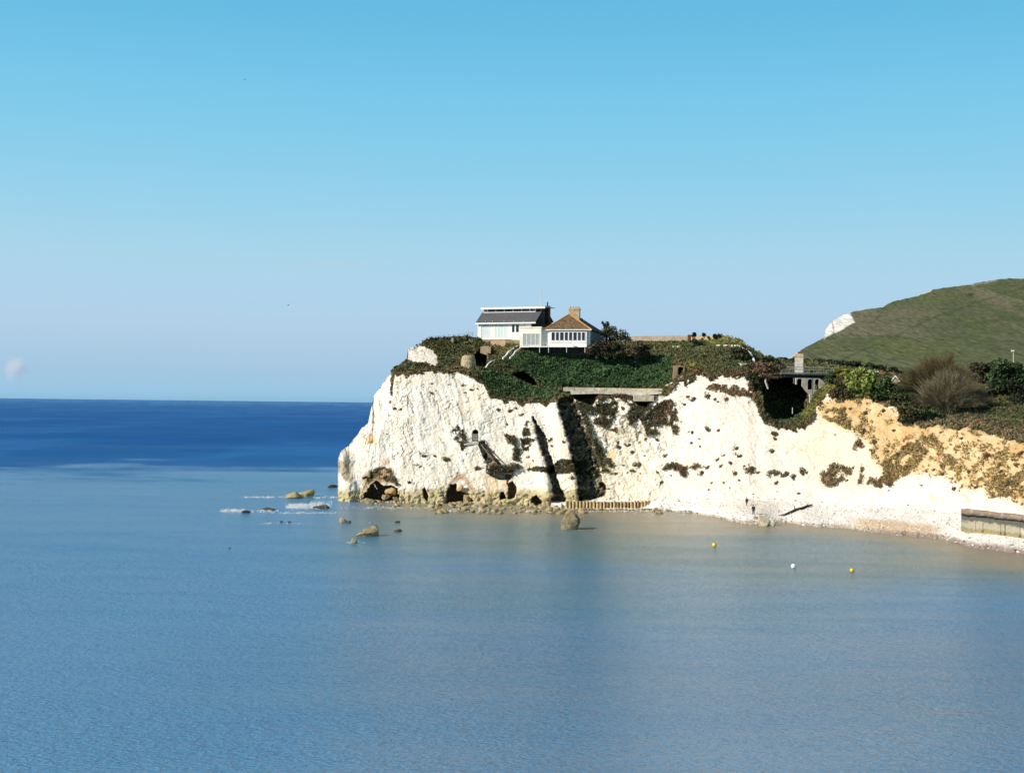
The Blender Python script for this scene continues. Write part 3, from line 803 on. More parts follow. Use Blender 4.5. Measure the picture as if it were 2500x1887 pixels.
# ================================================================== sea
M_sea, nt, B, N, L = nmat('sea_water')
at = N.new('ShaderNodeAttribute'); at.attribute_name = 'Col'
tc = N.new('ShaderNodeTexCoord')
geo = N.new('ShaderNodeNewGeometry')
hs = []
for sc, det, st, rot in (((.07, .13, .1), 4, .55, .1), ((.75, 1.4, 1), 4, .42, -.12), ((2.4, 4.2, 1), 5, .38, .08)):
    mp = N.new('ShaderNodeMapping'); mp.inputs['Scale'].default_value = sc; mp.inputs['Rotation'].default_value = (0, 0, rot)
    L.new(tc.outputs['Object'], mp.inputs['Vector'])
    nz = N.new('ShaderNodeTexNoise'); nz.inputs['Scale'].default_value = 1; nz.inputs['Detail'].default_value = det; nz.inputs['Roughness'].default_value = .55; nz.inputs['Distortion'].default_value = .6
    L.new(mp.outputs['Vector'], nz.inputs['Vector'])
    ml = N.new('ShaderNodeMath'); ml.operation = 'MULTIPLY'; ml.inputs[1].default_value = st
    L.new(nz.outputs['Fac'], ml.inputs[0]); hs.append((nz, ml))
a1 = N.new('ShaderNodeMath'); a1.operation = 'ADD'; L.new(hs[0][1].outputs[0], a1.inputs[0]); L.new(hs[1][1].outputs[0], a1.inputs[1])
a2 = N.new('ShaderNodeMath'); a2.operation = 'ADD'; L.new(a1.outputs[0], a2.inputs[0]); L.new(hs[2][1].outputs[0], a2.inputs[1])
bp = N.new('ShaderNodeBump'); bp.inputs['Strength'].default_value = 1.0; bp.inputs['Distance'].default_value = .72
L.new(a2.outputs[0], bp.inputs['Height'])
N.remove(B)
df = N.new('ShaderNodeBsdfDiffuse'); L.new(at.outputs['Color'], df.inputs['Color']); L.new(bp.outputs['Normal'], df.inputs['Normal'])
gs = N.new('ShaderNodeBsdfGlossy'); gs.inputs['Roughness'].default_value = .17; L.new(bp.outputs['Normal'], gs.inputs['Normal'])
fn = N.new('ShaderNodeFresnel'); fn.inputs['IOR'].default_value = 1.33; L.new(bp.outputs['Normal'], fn.inputs['Normal'])
sl = N.new('ShaderNodeAttribute'); sl.attribute_name = 'gloss'
fm = N.new('ShaderNodeMath'); fm.operation = 'MULTIPLY'; L.new(fn.outputs[0], fm.inputs[0])
gsrc = sl.outputs['Fac']
for gsc, glo, ghi in (((.0035, .016, 1), .6, 1.5), ((.03, .10, 1), .72, 1.35)):      # wind-ruffled and calm patches
    mp = N.new('ShaderNodeMapping'); mp.inputs['Scale'].default_value = gsc; L.new(tc.outputs['Object'], mp.inputs['Vector'])
    nz = N.new('ShaderNodeTexNoise'); nz.inputs['Scale'].default_value = 1; nz.inputs['Detail'].default_value = 5; nz.inputs['Roughness'].default_value = .6; L.new(mp.outputs['Vector'], nz.inputs['Vector'])
    cr = N.new('ShaderNodeMapRange'); cr.inputs[1].default_value = .3; cr.inputs[2].default_value = .7; cr.inputs[3].default_value = glo; cr.inputs[4].default_value = ghi
    L.new(nz.outputs['Fac'], cr.inputs[0])
    mu = N.new('ShaderNodeMath'); mu.operation = 'MULTIPLY'; L.new(gsrc, mu.inputs[0]); L.new(cr.outputs[0], mu.inputs[1]); gsrc = mu.outputs[0]
L.new(gsrc, fm.inputs[1])
ms = N.new('ShaderNodeMixShader'); L.new(fm.outputs[0], ms.inputs[0]); L.new(df.outputs[0], ms.inputs[1]); L.new(gs.outputs[0], ms.inputs[2])
L.new(ms.outputs[0], N['Material Output'].inputs['Surface'])

spx = np.arange(-700, 3260, 9.0)
hor = np.array([np.interp(0, [0], [0])])
spy = np.concatenate([np.arange(2300, 1120, -4.0), np.arange(1120, 1000, -2.0)])
seaP = []
rowsD = []
for py in spy:
    D = Dz(np.array([1250.0]), np.array([py]), 0.0)[0]
    rowsD.append(D)
rowsD += [5000 * 1.5 ** k for k in range(7)]
rowsD = np.array(sorted(d for d in rowsD if d > 0))
SX = (spx - 1250) / F
SP = np.stack([SX[None] * rowsD[:, None], np.repeat(rowsD[:, None], len(SX), 1), np.zeros((len(rowsD), len(SX)))], -1)
# real shoreline in plan
sh = [tuple(p[:2]) for p in Wn(gx[gx < 1345][::6], Bc[gx < 1345][::6], GD[0][gx < 1345][::6])] + [tuple(p[:2]) for p in pw[::6]]
sh = np.array(sh)
sxy = SP.reshape(-1, 3)[:, :2]
dist = np.full(len(sxy), 1e9)
for a in sh:
    dist = np.minimum(dist, np.hypot(sxy[:, 0] - a[0], sxy[:, 1] - a[1]))
dist = dist.reshape(SP.shape[:2])
near_right = sstep(5, 40, SP[..., 0] + .0 * SP[..., 1])
sn = fbm(SP * np.array([.02, .035, 1]), 4, 101); sn2 = fbm(SP * np.array([.006, .012, 1]), 4, 102)
dd = (dist * (1 + .5 * sn) + 8 * sn) * (1 + 1.3 * sstep(25, 60, SP[..., 0]))
SCOL = np.broadcast_to(np.array([.082, .275, .52]), dist.shape + (3,)).copy()
SCOL = lerp(SCOL, [.102, .315, .58], sstep(.0, .4, sn2) * .8)
SCOL = lerp(SCOL, [.072, .24, .46], sstep(.0, .4, -sn2) * .7)
SCOL = lerp(SCOL, [.090, .275, .44], sstep(120, 60, dd))
SCOL = lerp(SCOL, [.15, .27, .31], sstep(75, 38, dd))
SCOL = lerp(SCOL, [.38, .335, .225], sstep(40, 12, dd) * .9)
left = sstep(-20, -38, SP[..., 0])
SCOL = lerp(SCOL, [.085, .285, .55], left * .95)
lane = fbm(SP * np.array([.016, .03, 1]), 5, 103, .6)
deep = sstep(365, 450, SP[..., 1] + 110 * lane)
SCOL = lerp(SCOL, [.006, .105, .37], deep)
SCOL = lerp(SCOL, [.03, .18, .47], deep * sstep(2200, 12000, SP[..., 1]))
SCOL = lerp(SCOL, [.03, .19, .50], deep * sstep(750, 420, SP[..., 1] + 120 * lane) * .8)
st_ = fbm(SP * np.array([.012, .006, 1]), 4, 104, .6)
SCOL = lerp(SCOL, [.004, .085, .31], deep * sstep(.0, .35, st_) * .5)
SCOL = lerp(SCOL, [.03, .18, .46], deep * sstep(.05, .4, -st_) * .4)
gl = 1.45 - 1.23 * deep
idx = np.arange(dist.size).reshape(dist.shape)
FC = np.stack([idx[:-1, :-1], idx[:-1, 1:], idx[1:, 1:], idx[1:, :-1]], -1).reshape(-1, 4)
o = mesh_np('sea', SP.reshape(-1, 3), FC, M_sea, None, SCOL.reshape(-1, 3), True, {'gloss': gl.reshape(-1)})
tag(o, 'rippled blue sea, teal and sandy near the shore, deep blue offshore', 'sea', None, 'structure')
# ================================================================== buildings and walls
def one(c, x, y): return c([(x, y)])[0]


def slab(pts, dep, name, mt, parent, off=Vector((0, 0, 0))):
    """pts: (px, py_top, py_bottom, D) front edge, extruded dep metres back"""
    m = MB(); n = len(pts)
    ft = [W(a, b, d) - off for a, b, c, d in pts]; fb_ = [W(a, c, d) - off for a, b, c, d in pts]
    bk = Vector((0, dep, 0))
    vs = ft + fb_ + [q + bk for q in ft] + [q + bk for q in fb_]
    fs = []
    for i in range(n - 1):
        fs += [(n + i, n + i + 1, i + 1, i), (i, i + 1, 2 * n + i + 1, 2 * n + i), (3 * n + i, 3 * n + i + 1, n + i + 1, n + i), (2 * n + i, 2 * n + i + 1, 3 * n + i + 1, 3 * n + i)]
    fs += [(0, 2 * n, 3 * n, n), (n - 1, 2 * n - 1, 4 * n - 1, 3 * n - 1)]
    return m.add(vs, fs).build(name, mt, parent)


def fr(f, cr, x0, y0, x1, y1, pl=0.0):        # crop rectangle -> local x0,x1,z0,z1 on plane y=pl
    a = f.at(*one(cr, x0, y1), pl); b = f.at(*one(cr, x1, y0), pl)
    return min(a[0], b[0]), max(a[0], b[0]), min(a[1], b[1]), max(a[1], b[1])


def window(f, cr, r, root, pl, panes=1, fm='paint', gm='glass', fw=.07, deep=.06, label=None, mull=True, name='window'):
    x0, x1, z0, z1 = fr(f, cr, *r, pl)
    m = MB()
    m.box(x0, x0 + fw, pl - .03, pl + deep, z0, z1).box(x1 - fw, x1, pl - .03, pl + deep, z0, z1)
    m.box(x0 + fw, x1 - fw, pl - .03, pl + deep, z1 - fw, z1).box(x0 + fw, x1 - fw, pl - .03, pl + deep, z0, z0 + fw)
    for k in range(1, panes):
        xm = x0 + (x1 - x0) * k / panes
        m.box(xm - fw * .5, xm + fw * .5, pl - .03, pl + deep, z0 + fw, z1 - fw)
    w = m.build(name, M[fm], root)
    MB().box(x0 + fw * .5, x1 - fw * .5, pl + .01, pl + .04, z0 + fw * .5, z1 - fw * .5).build('pane', M[gm], w)
    if label: w['label'] = label
    return w


# ---------------------------------------------------------------- white house on the left
f = Frame(*one(c1, 945, 712), 298, -22)
hw = tag(f.root('white_house'), 'white house with dark slate roof and clerestory windows under a flat white roof edge', 'house')
xl = f.at(*one(c1, 325, 700))[0]; xr = f.at(*one(c1, 945, 600))[0]
zb = f.at(*one(c1, 330, 712))[1]; ze = f.at(*one(c1, 900, 497))[1]
z0_ = f.o.z
y1 = 3.2; z1 = f.at(*one(c1, 600, 405), y1)[1]; z2 = f.at(*one(c1, 600, 356), y1)[1]
yr = f.atx(*one(c1, 1108, 350), xr)[0]; zr = f.atx(*one(c1, 1108, 352), xr)[1]
yk, zk = f.atx(*one(c1, 1203, 500), xr)
yr = min(max(yr, y1 + 1.5), 9); yk = min(max(yk, yr + 2.5), 14)
def Z(v): return v - z0_
MB().prism_x([(0, Z(zb) - 1.0), (0, Z(ze)), (y1, Z(z1)), (y1, Z(z2)), (yr, Z(zr) - .2), (yk, Z(zk) - .1), (yk, Z(zb) - 1.0)], xl, xr - .02).build('wall', M['white'], hw)
MB().prism_x([(.25, Z(zb) - .9), (.25, Z(ze) - .05), (y1 + .02, Z(z1) - .05), (y1 + .02, Z(z2)), (yr, Z(zr) - .2), (yk - .1, Z(zk) - .1), (yk - .1, Z(zb) - .9)], xr - .02, xr + .06).build('gable_shade', M['dark'], hw)  # near-black skin carries the shade of the gable turned from the sun
ov = .75; sl = (Z(z1) - Z(ze)) / y1
xle = f.at(*one(c1, 292, 490), -ov)[0]; xre = f.at(*one(c1, 985, 495), -ov)[0]
lr = MB().prism_x([(-ov, Z(ze) - ov * sl + .02), (-ov, Z(ze) - ov * sl + .17), (y1 - .02, Z(z1) + .15), (y1 - .02, Z(z1) + .0)], xle, xre + .25).build('slate_roof', M['slate'], hw)
MB().box(xle - .05, xre + .3, -ov - .06, -ov - .003, Z(ze) - ov * sl - .16, Z(ze) - ov * sl + .14).build('fascia', M['paint'], lr)
xt0 = f.at(*one(c1, 355, 345), y1 - .9)[0]; xt1 = f.at(*one(c1, 1110, 345), y1 - .9)[0]
zt = f.at(*one(c1, 700, 337), y1 - .9)[1]
MB().box(xt0, xt1, y1 - .9, y1 - .82, Z(zt) - .42, Z(zt)).prism_x([(y1 - .82, Z(zt) - .1), (y1 - .82, Z(zt) - .003), (yr + .1, Z(zr) + .12), (yr + .1, Z(zr) - .02)], xt0, xt1).build('flat_roof', M['paint'], hw)
MB().prism_x([(yr, Z(zr) - .05), (yr, Z(zr) + .14), (yk + .6, Z(zk) - .2), (yk + .6, Z(zk) - .4)], xl - .3, xr + .25).build('rear_roof', M['slate'], hw)
# clerestory
for a, b in ((425, 528), (528, 628), (628, 730), (730, 832), (832, 925), (925, 985)):
    window(f, c1, (a + 4, 360, b - 4, 402), hw, y1 - .08, 2, 'dark', 'glass', .06)
MB().box(xl + .1, xr - .1, y1 - .22, y1 - .1, Z(z1) + .1, Z(z1) + .24).build('clerestory_sill', M['paint'], hw)
xb = [f.at(*one(c1, x, 360), y1 - .5)[0] for x in (430, 528, 628, 730, 832, 930, 990)]
for x in xb:
    MB().prism_x([(y1 - .05, Z(z2) - .85), (y1 - .05, Z(z2) - .02), (y1 - .8, Z(z2) - .02), (y1 - .75, Z(z2) - .12)], x - .05, x + .05).build('bracket', M['paint'], hw)
for a, b in ((390, 424), (970, 1000)):
    x0, x1, za, zc = fr(f, c1, a, 360, b, 408, y1 - .12)
    MB().box(x0, x1, y1 - .14, y1 + .3, Z(za), Z(zc)).build('brick_pier', M['brick'], hw)
# front wall pieces
def Wd(r, panes, **k):
    w = window(f2, c1, r, hw, -.02, panes, **k); return w
class _F:                                   # same frame with z measured from the root
    def __init__(s, f): s.f = f
    def at(s, px, py, pl=0.0):
        a = s.f.at(px, py, pl); return a[0], a[1] - s.f.o.z
f2 = _F(f)
# redo clerestory z offset: children are measured from the root
for o_ in [c for c in hw.children if c.name.startswith('window')]:
    o_.location.z -= z0_
for o_ in [c for c in hw.children if c.name.startswith('brick_pier')]:
    pass
Wd((368, 516, 462, 700), 1, gm='glasspale', name='picture_window', label='tall pale picture window')
Wd((517, 528, 668, 702), 4, gm='glasspale', fw=.12, name='french_doors')
Wd((718, 538, 755, 634), 1)
Wd((764, 538, 806, 634), 1)
for xx in (420, 505, 640, 755, 870):
    x, z = f2.at(*one(c1, xx, 500))
    MB().box(x - .05, x + .05, -ov + .1, 0, z - .12, z + .05).build('eave_bracket', M['paint'], hw)
x0, x1, za, zc = fr(f2, c1, 318, 520, 362, 712)
MB().box(x0, x1, -.12, .3, za - .4, zc).build('corner_pilaster', M['white'], hw)
x0, x1, za, zc = fr(f2, c1, 345, 712, 700, 748, -.5)
MB().box(x0, x1, -.6, .0, za - 1.2, zc).build('brick_plinth', M['brick'], hw)
x0, x1, za, zc = fr(f2, c1, 1112, 322, 1157, 410, 7)
ch = MB().box(x0, x1, 6.6, 8.0, za - 2.5, zc).build('chimney', M['dark'], hw)
MB().tube([((x0 + x1) / 2, 7.2, zc), ((x0 + x1) / 2, 7.2, zc + .95)], .16, 8).build('chimney_pot', M['iron'], ch)
x, z = f.atx(*one(c1, 1138, 460), xr + .1)
MB().box(xr + .07, xr + .17, x - .05, x + .05, Z(z) - 1.7, Z(z)).build('downpipe', M['paint'], hw)
# aerial mast
mr_ = f.at(*one(c1, 1063, 335), 5.0); mt = f.at(*one(c1, 1066, 72), 5.0)
am = empty('aerial_mast', (0, 0, 0)); am.location = f.o + Vector((math.cos(f.a) * mr_[0] - math.sin(f.a) * 5, math.sin(f.a) * mr_[0] + math.cos(f.a) * 5, mr_[1] - f.o.z))
tag(am, 'thin tall pale mast rising above the flat white roof edge', 'mast')
hm = mt[1] - mr_[1]
MB().tube([(0, 0, -1.0), (0, 0, hm)], [.09, .06], 6).build('pole', M['rail'], am)
MB().tube([(0, 0, hm), (.12, 0, hm + .05), (.16, 0, hm - .2)], .07, 6).build('aerial_head', M['paint'], am)
# garden terrace wall
tw = [S(*one(c1, x, y), .5) for x, y in ((470, 785), (640, 784), (815, 782))]
m = MB()
for a, b, ha, hb in zip(tw[:-1], tw[1:], (1.0, 1.25), (1.25, 1.25)):
    m.add([a - Vector((0, 0, .6)), b - Vector((0, 0, .6)), b + Vector((0, 0, hb)), a + Vector((0, 0, ha)),
           a + Vector((0, .4, -.6)), b + Vector((0, .4, -.6)), b + Vector((0, .4, hb)), a + Vector((0, .4, ha))],
          [(0, 1, 2, 3), (7, 6, 5, 4), (3, 2, 6, 7), (0, 3, 7, 4), (1, 5, 6, 2)])
tag(m.build('terrace_wall', M['tanbrick']), 'low tan brick terrace wall below the white house windows', 'wall')

# ---------------------------------------------------------------- bungalow
f = Frame(*one(c1, 1605, 800), 291, -13); f2 = _F(f)
hb_ = tag(f.root('bungalow'), 'long white bungalow with lichened orange hipped roof and row of dark front windows', 'house')
xl = f.at(*one(c1, 1168, 700))[0]; xr = f.at(*one(c1, 1636, 700))[0]
zf = f2.at(*one(c1, 1400, 797))[1]; zev = f2.at(*one(c1, 1400, 604))[1]
Ly = f.atx(*one(c1, 1893, 655), xr)[0]; Ly = min(max(Ly, 14), 26)
x0, x1, za, zc = fr(f2, c1, 1170, 608, 1602, 800)
MB().box(xl, xr - .02, .35, Ly, za - .05, zc - .02).box(x0, x1, -.25, .35, za, zc - .25).build('wall', M['white'], hb_)
MB().box(xl - 3, xr - .3, 1.6, Ly - .3, za - 3, za - .053).build('underdeck_shade', M['dark'], hb_)  # near-black block fills the void below the deck as painted shade
MB().box(xr - .017, xr + .015, 1.2, Ly - .02, za - .05, zc - .05).build('side_shade_skin', M['sidewall'], hb_)  # thin dark skin paints the shade on the white side wall
xo0 = f.at(*one(c1, 1090, 592), -.5)[0]; xo1 = xr + .45
zo = zev + .05
xm = f.at(*one(c1, 1398, 415), 5.2)[0]; za_ = f2.at(*one(c1, 1398, 417), 5.2)[1]
yA, yB = 5.2, Ly - 3.5
vs = [(xo0, -.55, zo), (xo1, -.55, zo), (xo1, Ly + .4, zo), (xo0, Ly + .4, zo), (xm, yA, za_), (xm, yB, za_)]
rf = MB().add(vs, [(0, 1, 4), (1, 2, 5, 4), (2, 3, 5), (3, 0, 4, 5), (0, 3, 2, 1)]).build('roof', M['tile'], hb_)
MB().tube([vs[1], vs[4]], .16, 6).tube([vs[0], vs[4]], .16, 6).tube([vs[4], vs[5]], .15, 6).build('ridge_tiles', M['ridge'], rf)
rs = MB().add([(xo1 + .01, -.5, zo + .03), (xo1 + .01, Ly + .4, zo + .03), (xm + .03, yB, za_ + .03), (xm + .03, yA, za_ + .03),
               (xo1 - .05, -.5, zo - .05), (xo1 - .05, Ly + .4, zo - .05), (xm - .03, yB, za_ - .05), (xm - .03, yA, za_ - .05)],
              [(0, 1, 2, 3), (7, 6, 5, 4), (0, 4, 5, 1), (1, 5, 6, 2), (2, 6, 7, 3), (3, 7, 4, 0)]).build('roof_side', M['roofshade'], hb_)  # dark sheet paints shade on the roof plane turned from the sun
MB().box(xo0, xo1 + .02, -.64, -.56, zo - .14, zo + .05).build('gutter', M['paint'], hb_)
xs = [1180, 1232, 1280, 1336, 1386, 1436, 1490, 1537, 1585]
for a, b in zip(xs[:-1], xs[1:]):
    window(f2, c1, (a, 626, b - 2, 732), hb_, -.30, 1, 'paint', 'glass', .10)
x0, x1, za, zc = fr(f2, c1, 1165, 738, 1600, 748, -.3)
MB().box(x0, x1, -.42, -.26, za, zc).build('window_sill', M['paint'], hb_)
for k in range(8):
    ya = 2.2 + k * (Ly - 4) / 8
    w = MB().box(xr - .02, xr + .05, ya, ya + .09, zev - 2.0, zev - .35).box(xr - .02, xr + .05, ya + 1.15, ya + 1.24, zev - 2.0, zev - .35).box(xr - .02, xr + .05, ya + .09, ya + 1.15, zev - 2.0, zev - 1.9).build('side_window', M['rail'], hb_)
    MB().box(xr - .01, xr + .02, ya + .07, ya + 1.17, zev - 1.92, zev - .38).build('pane', M['glass'], w)
x0, x1, za, zc = fr(f2, c1, 1388, 345, 1515, 440, 6.2)
ch = MB().box(x0, x1, 6.0, 7.3, za - 1.2, zc).box(x0 - .08, x1 + .08, 5.92, 7.38, zc - .45, zc - .2).build('chimney', M['tanbrick'], hb_)
for k in range(4):
    xx = x0 + (x1 - x0) * (k + .5) / 4
    MB().tube([(xx, 6.6 + .2 * (k % 2), zc), (xx, 6.6 + .2 * (k % 2), zc + .32), (xx, 6.6 + .2 * (k % 2), zc + .36)], [.17, .13, .16], 8).build('chimney_pot', M['ridge'], ch)
# flat roofed link with french doors
x0, x1, za, zc = fr(f2, c1, 812, 566, 1064, 792, -1.2)
MB().box(x0, x1, -1.2, 4.2, za - .3, zc - .3).build('annexe_wall', M['cream'], hb_)
MB().box(x0 - .12, x1 + .1, -1.32, 4.3, zc - .3, zc).build('annexe_parapet', M['cream'], hb_)
a0, a1, zza, zzc = fr(f2, c1, 1064, 594, 1172, 792, -.1)
MB().box(x1 + .003, a1, -.1, 4, zza, zzc).build('link_wall', M['white'], hb_)
window(f2, c1, (842, 642, 1046, 788), hb_, -1.26, 4, 'paint', 'net', .12, name='french_doors', label='french doors with pale net curtains')
# deck
x0, x1, za, zc = fr(f2, c1, 905, 794, 1600, 804, -2.6)
dk = MB().box(x0, x1, -2.6, -.3, zc - .22, zc).build('deck', M['paint'], hb_)
for xx in (1045, 1150, 1362, 1577):
    x, z = f2.at(*one(c1, xx, 870), -2.4)
    MB().box(x - .06, x + .06, -2.5, -2.38, z, zc - .22).build('deck_post', M['rail'], hb_)
m = MB()
for xx in (825, 870, 905, 1010, 1045, 1090, 1130, 1240, 1345, 1395):
    x, z = f2.at(*one(c1, xx, 795), -2.55); m.tube([(x, -2.55, z - .1), (x, -2.55, z + .95)], .03, 5)
for dzz in (.5, .95):
    xa, z = f2.at(*one(c1, 825, 795), -2.55); xb_, z2_ = f2.at(*one(c1, 1395, 795), -2.55)
    m.tube([(xa, -2.55, z + dzz), (xb_, -2.55, z2_ + dzz)], .025, 5)
m.build('railing', M['rail'], hb_)
sw = MB()
for k in range(6):
    x, z = f2.at(*one(c1, 1395 + k * 14, 752 + k * 8), -2.7)
    sw.box(x - .25, x + .25, -3.3, -2.62, z - .06, z)
sw.build('deck_steps', M['rail'], hb_)

# ---------------------------------------------------------------- garden stair with two white strings
st = tag(empty('garden_stair', S(*one(c1, 640, 948))), 'narrow stair with two white side walls climbing to the deck', 'stairs')
o0 = st.location.copy()
def strip(pts, h, t, name, m_, parent=None, base=None):
    b = base if base is not None else Vector((0, 0, 0))
    m = MB(); P = [p - b for p in pts]
    for a, c in zip(P[:-1], P[1:]):
        d = (c - a); n = Vector((-d.y, d.x, 0)); n = n.normalized() * t if n.length > 1e-6 else Vector((0, t, 0))
        up = Vector((0, 0, h)); dn = Vector((0, 0, -.35))
        m.add([a + dn, c + dn, c + up, a + up, a + dn + n, c + dn + n, c + up + n, a + up + n],
              [(0, 1, 2, 3), (7, 6, 5, 4), (3, 2, 6, 7), (0, 4, 5, 1), (0, 3, 7, 4), (1, 5, 6, 2)])
    return m.build(name, m_, parent)
lft = [S(*one(c1, x, y), .8) for x, y in ((618, 948), (650, 925), (690, 870), (745, 830), (800, 802))]
rgt = [S(*one(c1, x, y), .8) for x, y in ((700, 945), (735, 920), (765, 870), (820, 835), (868, 805))]
strip(lft, .42, .28, 'string_wall', M['white'], st, o0); strip(rgt, .42, .28, 'string_wall', M['white'], st, o0)
m = MB()
for k in range(14):
    t = k / 13 * 3.999; i = int(t); u = t - i
    a = lft[i].lerp(lft[i + 1], u) - o0; b = rgt[i].lerp(rgt[i + 1], u) - o0
    m.add([a, b, b + Vector((0, .45, 0)), a + Vector((0, .45, 0)), a - Vector((0, 0, .2)), b - Vector((0, 0, .2))], [(0, 1, 2, 3), (4, 5, 1, 0)])
m.build('tread', M['wood'], st)

# ---------------------------------------------------------------- round stone bastion
p = S(*one(c2, 850, 610), .6)
bs = MB(); n = 18; prof = [(-1.0, 1.95), (0, 1.85), (1.2, 1.7), (2.1, 1.55), (2.6, 1.35), (2.8, .9), (2.82, .02)]
k_ = 1.0
for z, r in prof:
    for i in range(n):
        a = 2 * math.pi * i / n
        bs.v.append((math.cos(a) * r * k_, math.sin(a) * r * k_, z))
for j in range(len(prof) - 1):
    for i in range(n):
        bs.f.append([j * n + i, j * n + (i + 1) % n, (j + 1) * n + (i + 1) % n, (j + 1) * n + i])
bo = bs.build('stone_bastion', M['stone']); bo.location = p + Vector((0, 1.2, 0))
tag(bo, 'squat round stone turret beside a dark hollow in the turf below the white house', 'turret')
dA = float(TD(*one(c2, 1160, 440))) - .5
q2_ = lambda x, yt, yb, d: (*one(c2, x, yt), one(c2, x, yb)[1], d)
aw = tag(empty('stone_arch', W(*one(c2, 1110, 620), dA)), 'broken tan stone arch wall on the right of the dark hollow by the turret', 'ruin')
slab([q2_(1005, 350, 425, dA), q2_(1050, 338, 440, dA), q2_(1090, 338, 452, dA), q2_(1138, 345, 470, dA)], 1.2, 'lintel', M['tanbrick'], aw, aw.location)
slab([q2_(1092, 452, 560, dA), q2_(1112, 462, 610, dA), q2_(1134, 470, 590, dA)], 1.2, 'jamb', M['pink'], aw, aw.location)
# pale post left of the house
p = S(*one(c2, 648, 305), .3)
bo = MB().box(-.22, .22, -.22, .22, -.5, 1.15).box(-.27, .27, -.27, .27, 1.15, 1.3).build('stone_post', M['pink']); bo.location = p
tag(bo, 'short pale stone post standing alone on the turf left of the white house', 'post')
# wire fence on the crest
fe = tag(empty('wire_fence', S(1050, 836)), 'thin leaning wire fence along the crest left of the white house', 'fence')
pts = [S(*one(c2, x, y), .4) for x, y in ((365, 268), (430, 258), (480, 256), (540, 250), (600, 246), (690, 240), (740, 236), (800, 226), (850, 222), (905, 212))]
for p in pts:
    MB().tube([p - fe.location - Vector((0, 0, .4)), p - fe.location + Vector((random.uniform(-.2, .2), 0, random.uniform(.8, 1.2)))], .045, 5).build('post', M['wood'], fe)
m = MB()
for hgt in (.45, .85):
    m.tube([p - fe.location + Vector((0, 0, hgt)) for p in pts], .022, 4)
m.build('wire', M['iron'], fe)

# ---------------------------------------------------------------- concrete walkway cut into the cliff top
cw = tag(empty('concrete_walkway', W(1500, 962, 280)), 'weathered concrete gun walkway jutting over a dark gap below the ivy bank', 'walkway')
O_ = cw.location
q5 = lambda x, yt, yb, d: (*one(c5, x, yt), one(c5, x, yb)[1], d)
slab([q5(60, 742, 778, 278.6), q5(330, 746, 770, 278.0), q5(560, 746, 782, 277.0), q5(760, 750, 790, 275.3), q5(1000, 748, 772, 273.6)], 3.2, 'floor_slab', M['palewall'], cw, O_)
slab([q5(-20, 703, 743, 281.0), q5(300, 708, 745, 280.3), q5(760, 716, 752, 277.8), q5(1010, 718, 750, 276.0)], .5, 'back_wall', M['conc'], cw, O_)
dB = min(float(TD(*one(c5, x, y))) for x in (730, 820, 910) for y in (790, 845)) - .6
slab([q5(718, 786, 848, dB), q5(820, 786, 850, dB), q5(920, 786, 848, dB - .2)], 3.0, 'concrete_block', M['conc'], cw, O_)
for x in (95, 195, 305, 410, 530, 640, 740, 850):
    a = W(*one(c5, x, 748), 279.4) - O_; MB().tube([a, a + Vector((0, 0, 1.0))], .045, 5).build('railing_post', M['iron'], cw)
# brick doorway in the ivy
bd = tag(empty('brick_doorway', S(*one(c5, 1180, 640))), 'old red brick doorway pier standing at the edge of the ivy bank', 'doorway')
O2 = bd.location; dd0 = float(TD(*one(c5, 1140, 600))) - .7
slab([q5(1118, 640, 680, dd0), q5(1128, 480, 680, dd0), q5(1166, 478, 660, dd0)], .9, 'jamb', M['brick'], bd, O2)
slab([q5(1166, 478, 498, dd0), q5(1200, 474, 490, dd0), q5(1240, 490, 505, dd0)], .9, 'lintel', M['brick'], bd, O2)
slab([q5(1229, 500, 590, dd0), q5(1242, 496, 585, dd0)], .9, 'jamb', M['brick'], bd, O2)
# small sloping parapet by the doorway
w = strip([S(*one(c5, x, y), .5) for x, y in ((1040, 697), (1080, 680), (1118, 660))], .35, .4, 'sloping_parapet', M['palewall'])
tag(w, 'short sloping pale parapet running down from the brick doorway', 'wall')
w = strip([S(*one(c5, x, y), .5) for x, y in ((1150, 650), (1200, 615), (1225, 600))], .3, .4, 'threshold_slab', M['palewall'])
tag(w, 'thin pale slab at the foot of the brick doorway', 'slab')
# curved path parapet
w = strip([S(*one(c5, x, y), 1.1) for x, y in ((1570, 284), (1650, 284), (1790, 287), (1830, 305), (1880, 335), (1915, 370), (1940, 405), (1952, 448))], .45, .35, 'path_parapet', M['white'])
tag(w, 'low white parapet curving down the right shoulder of the headland', 'wall')
w = strip([S(*one(c5, x, y), 1.2) for x, y in ((1084, 292), (1140, 291), (1190, 290))], .32, .35, 'white_kerb', M['white'])
tag(w, 'short bright white kerb lying in the dark shrubs above the ivy bank', 'kerb')
w = strip([S(*one(c5, x, y), 1.0) for x, y in ((1780, 464), (1830, 463), (1890, 464))], .2, .3, 'pale_step', M['palewall'])
tag(w, 'thin pale step at the turf edge above the right hand chalk face', 'step')
w = strip([S(*one(c5, x, y), .5) for x, y in ((820, 292), (900, 292), (1000, 292), (1080, 292))], .14, .3, 'grey_kerb', M['palewall'])
tag(w, 'faint grey kerb line left of the bright white kerb', 'kerb')
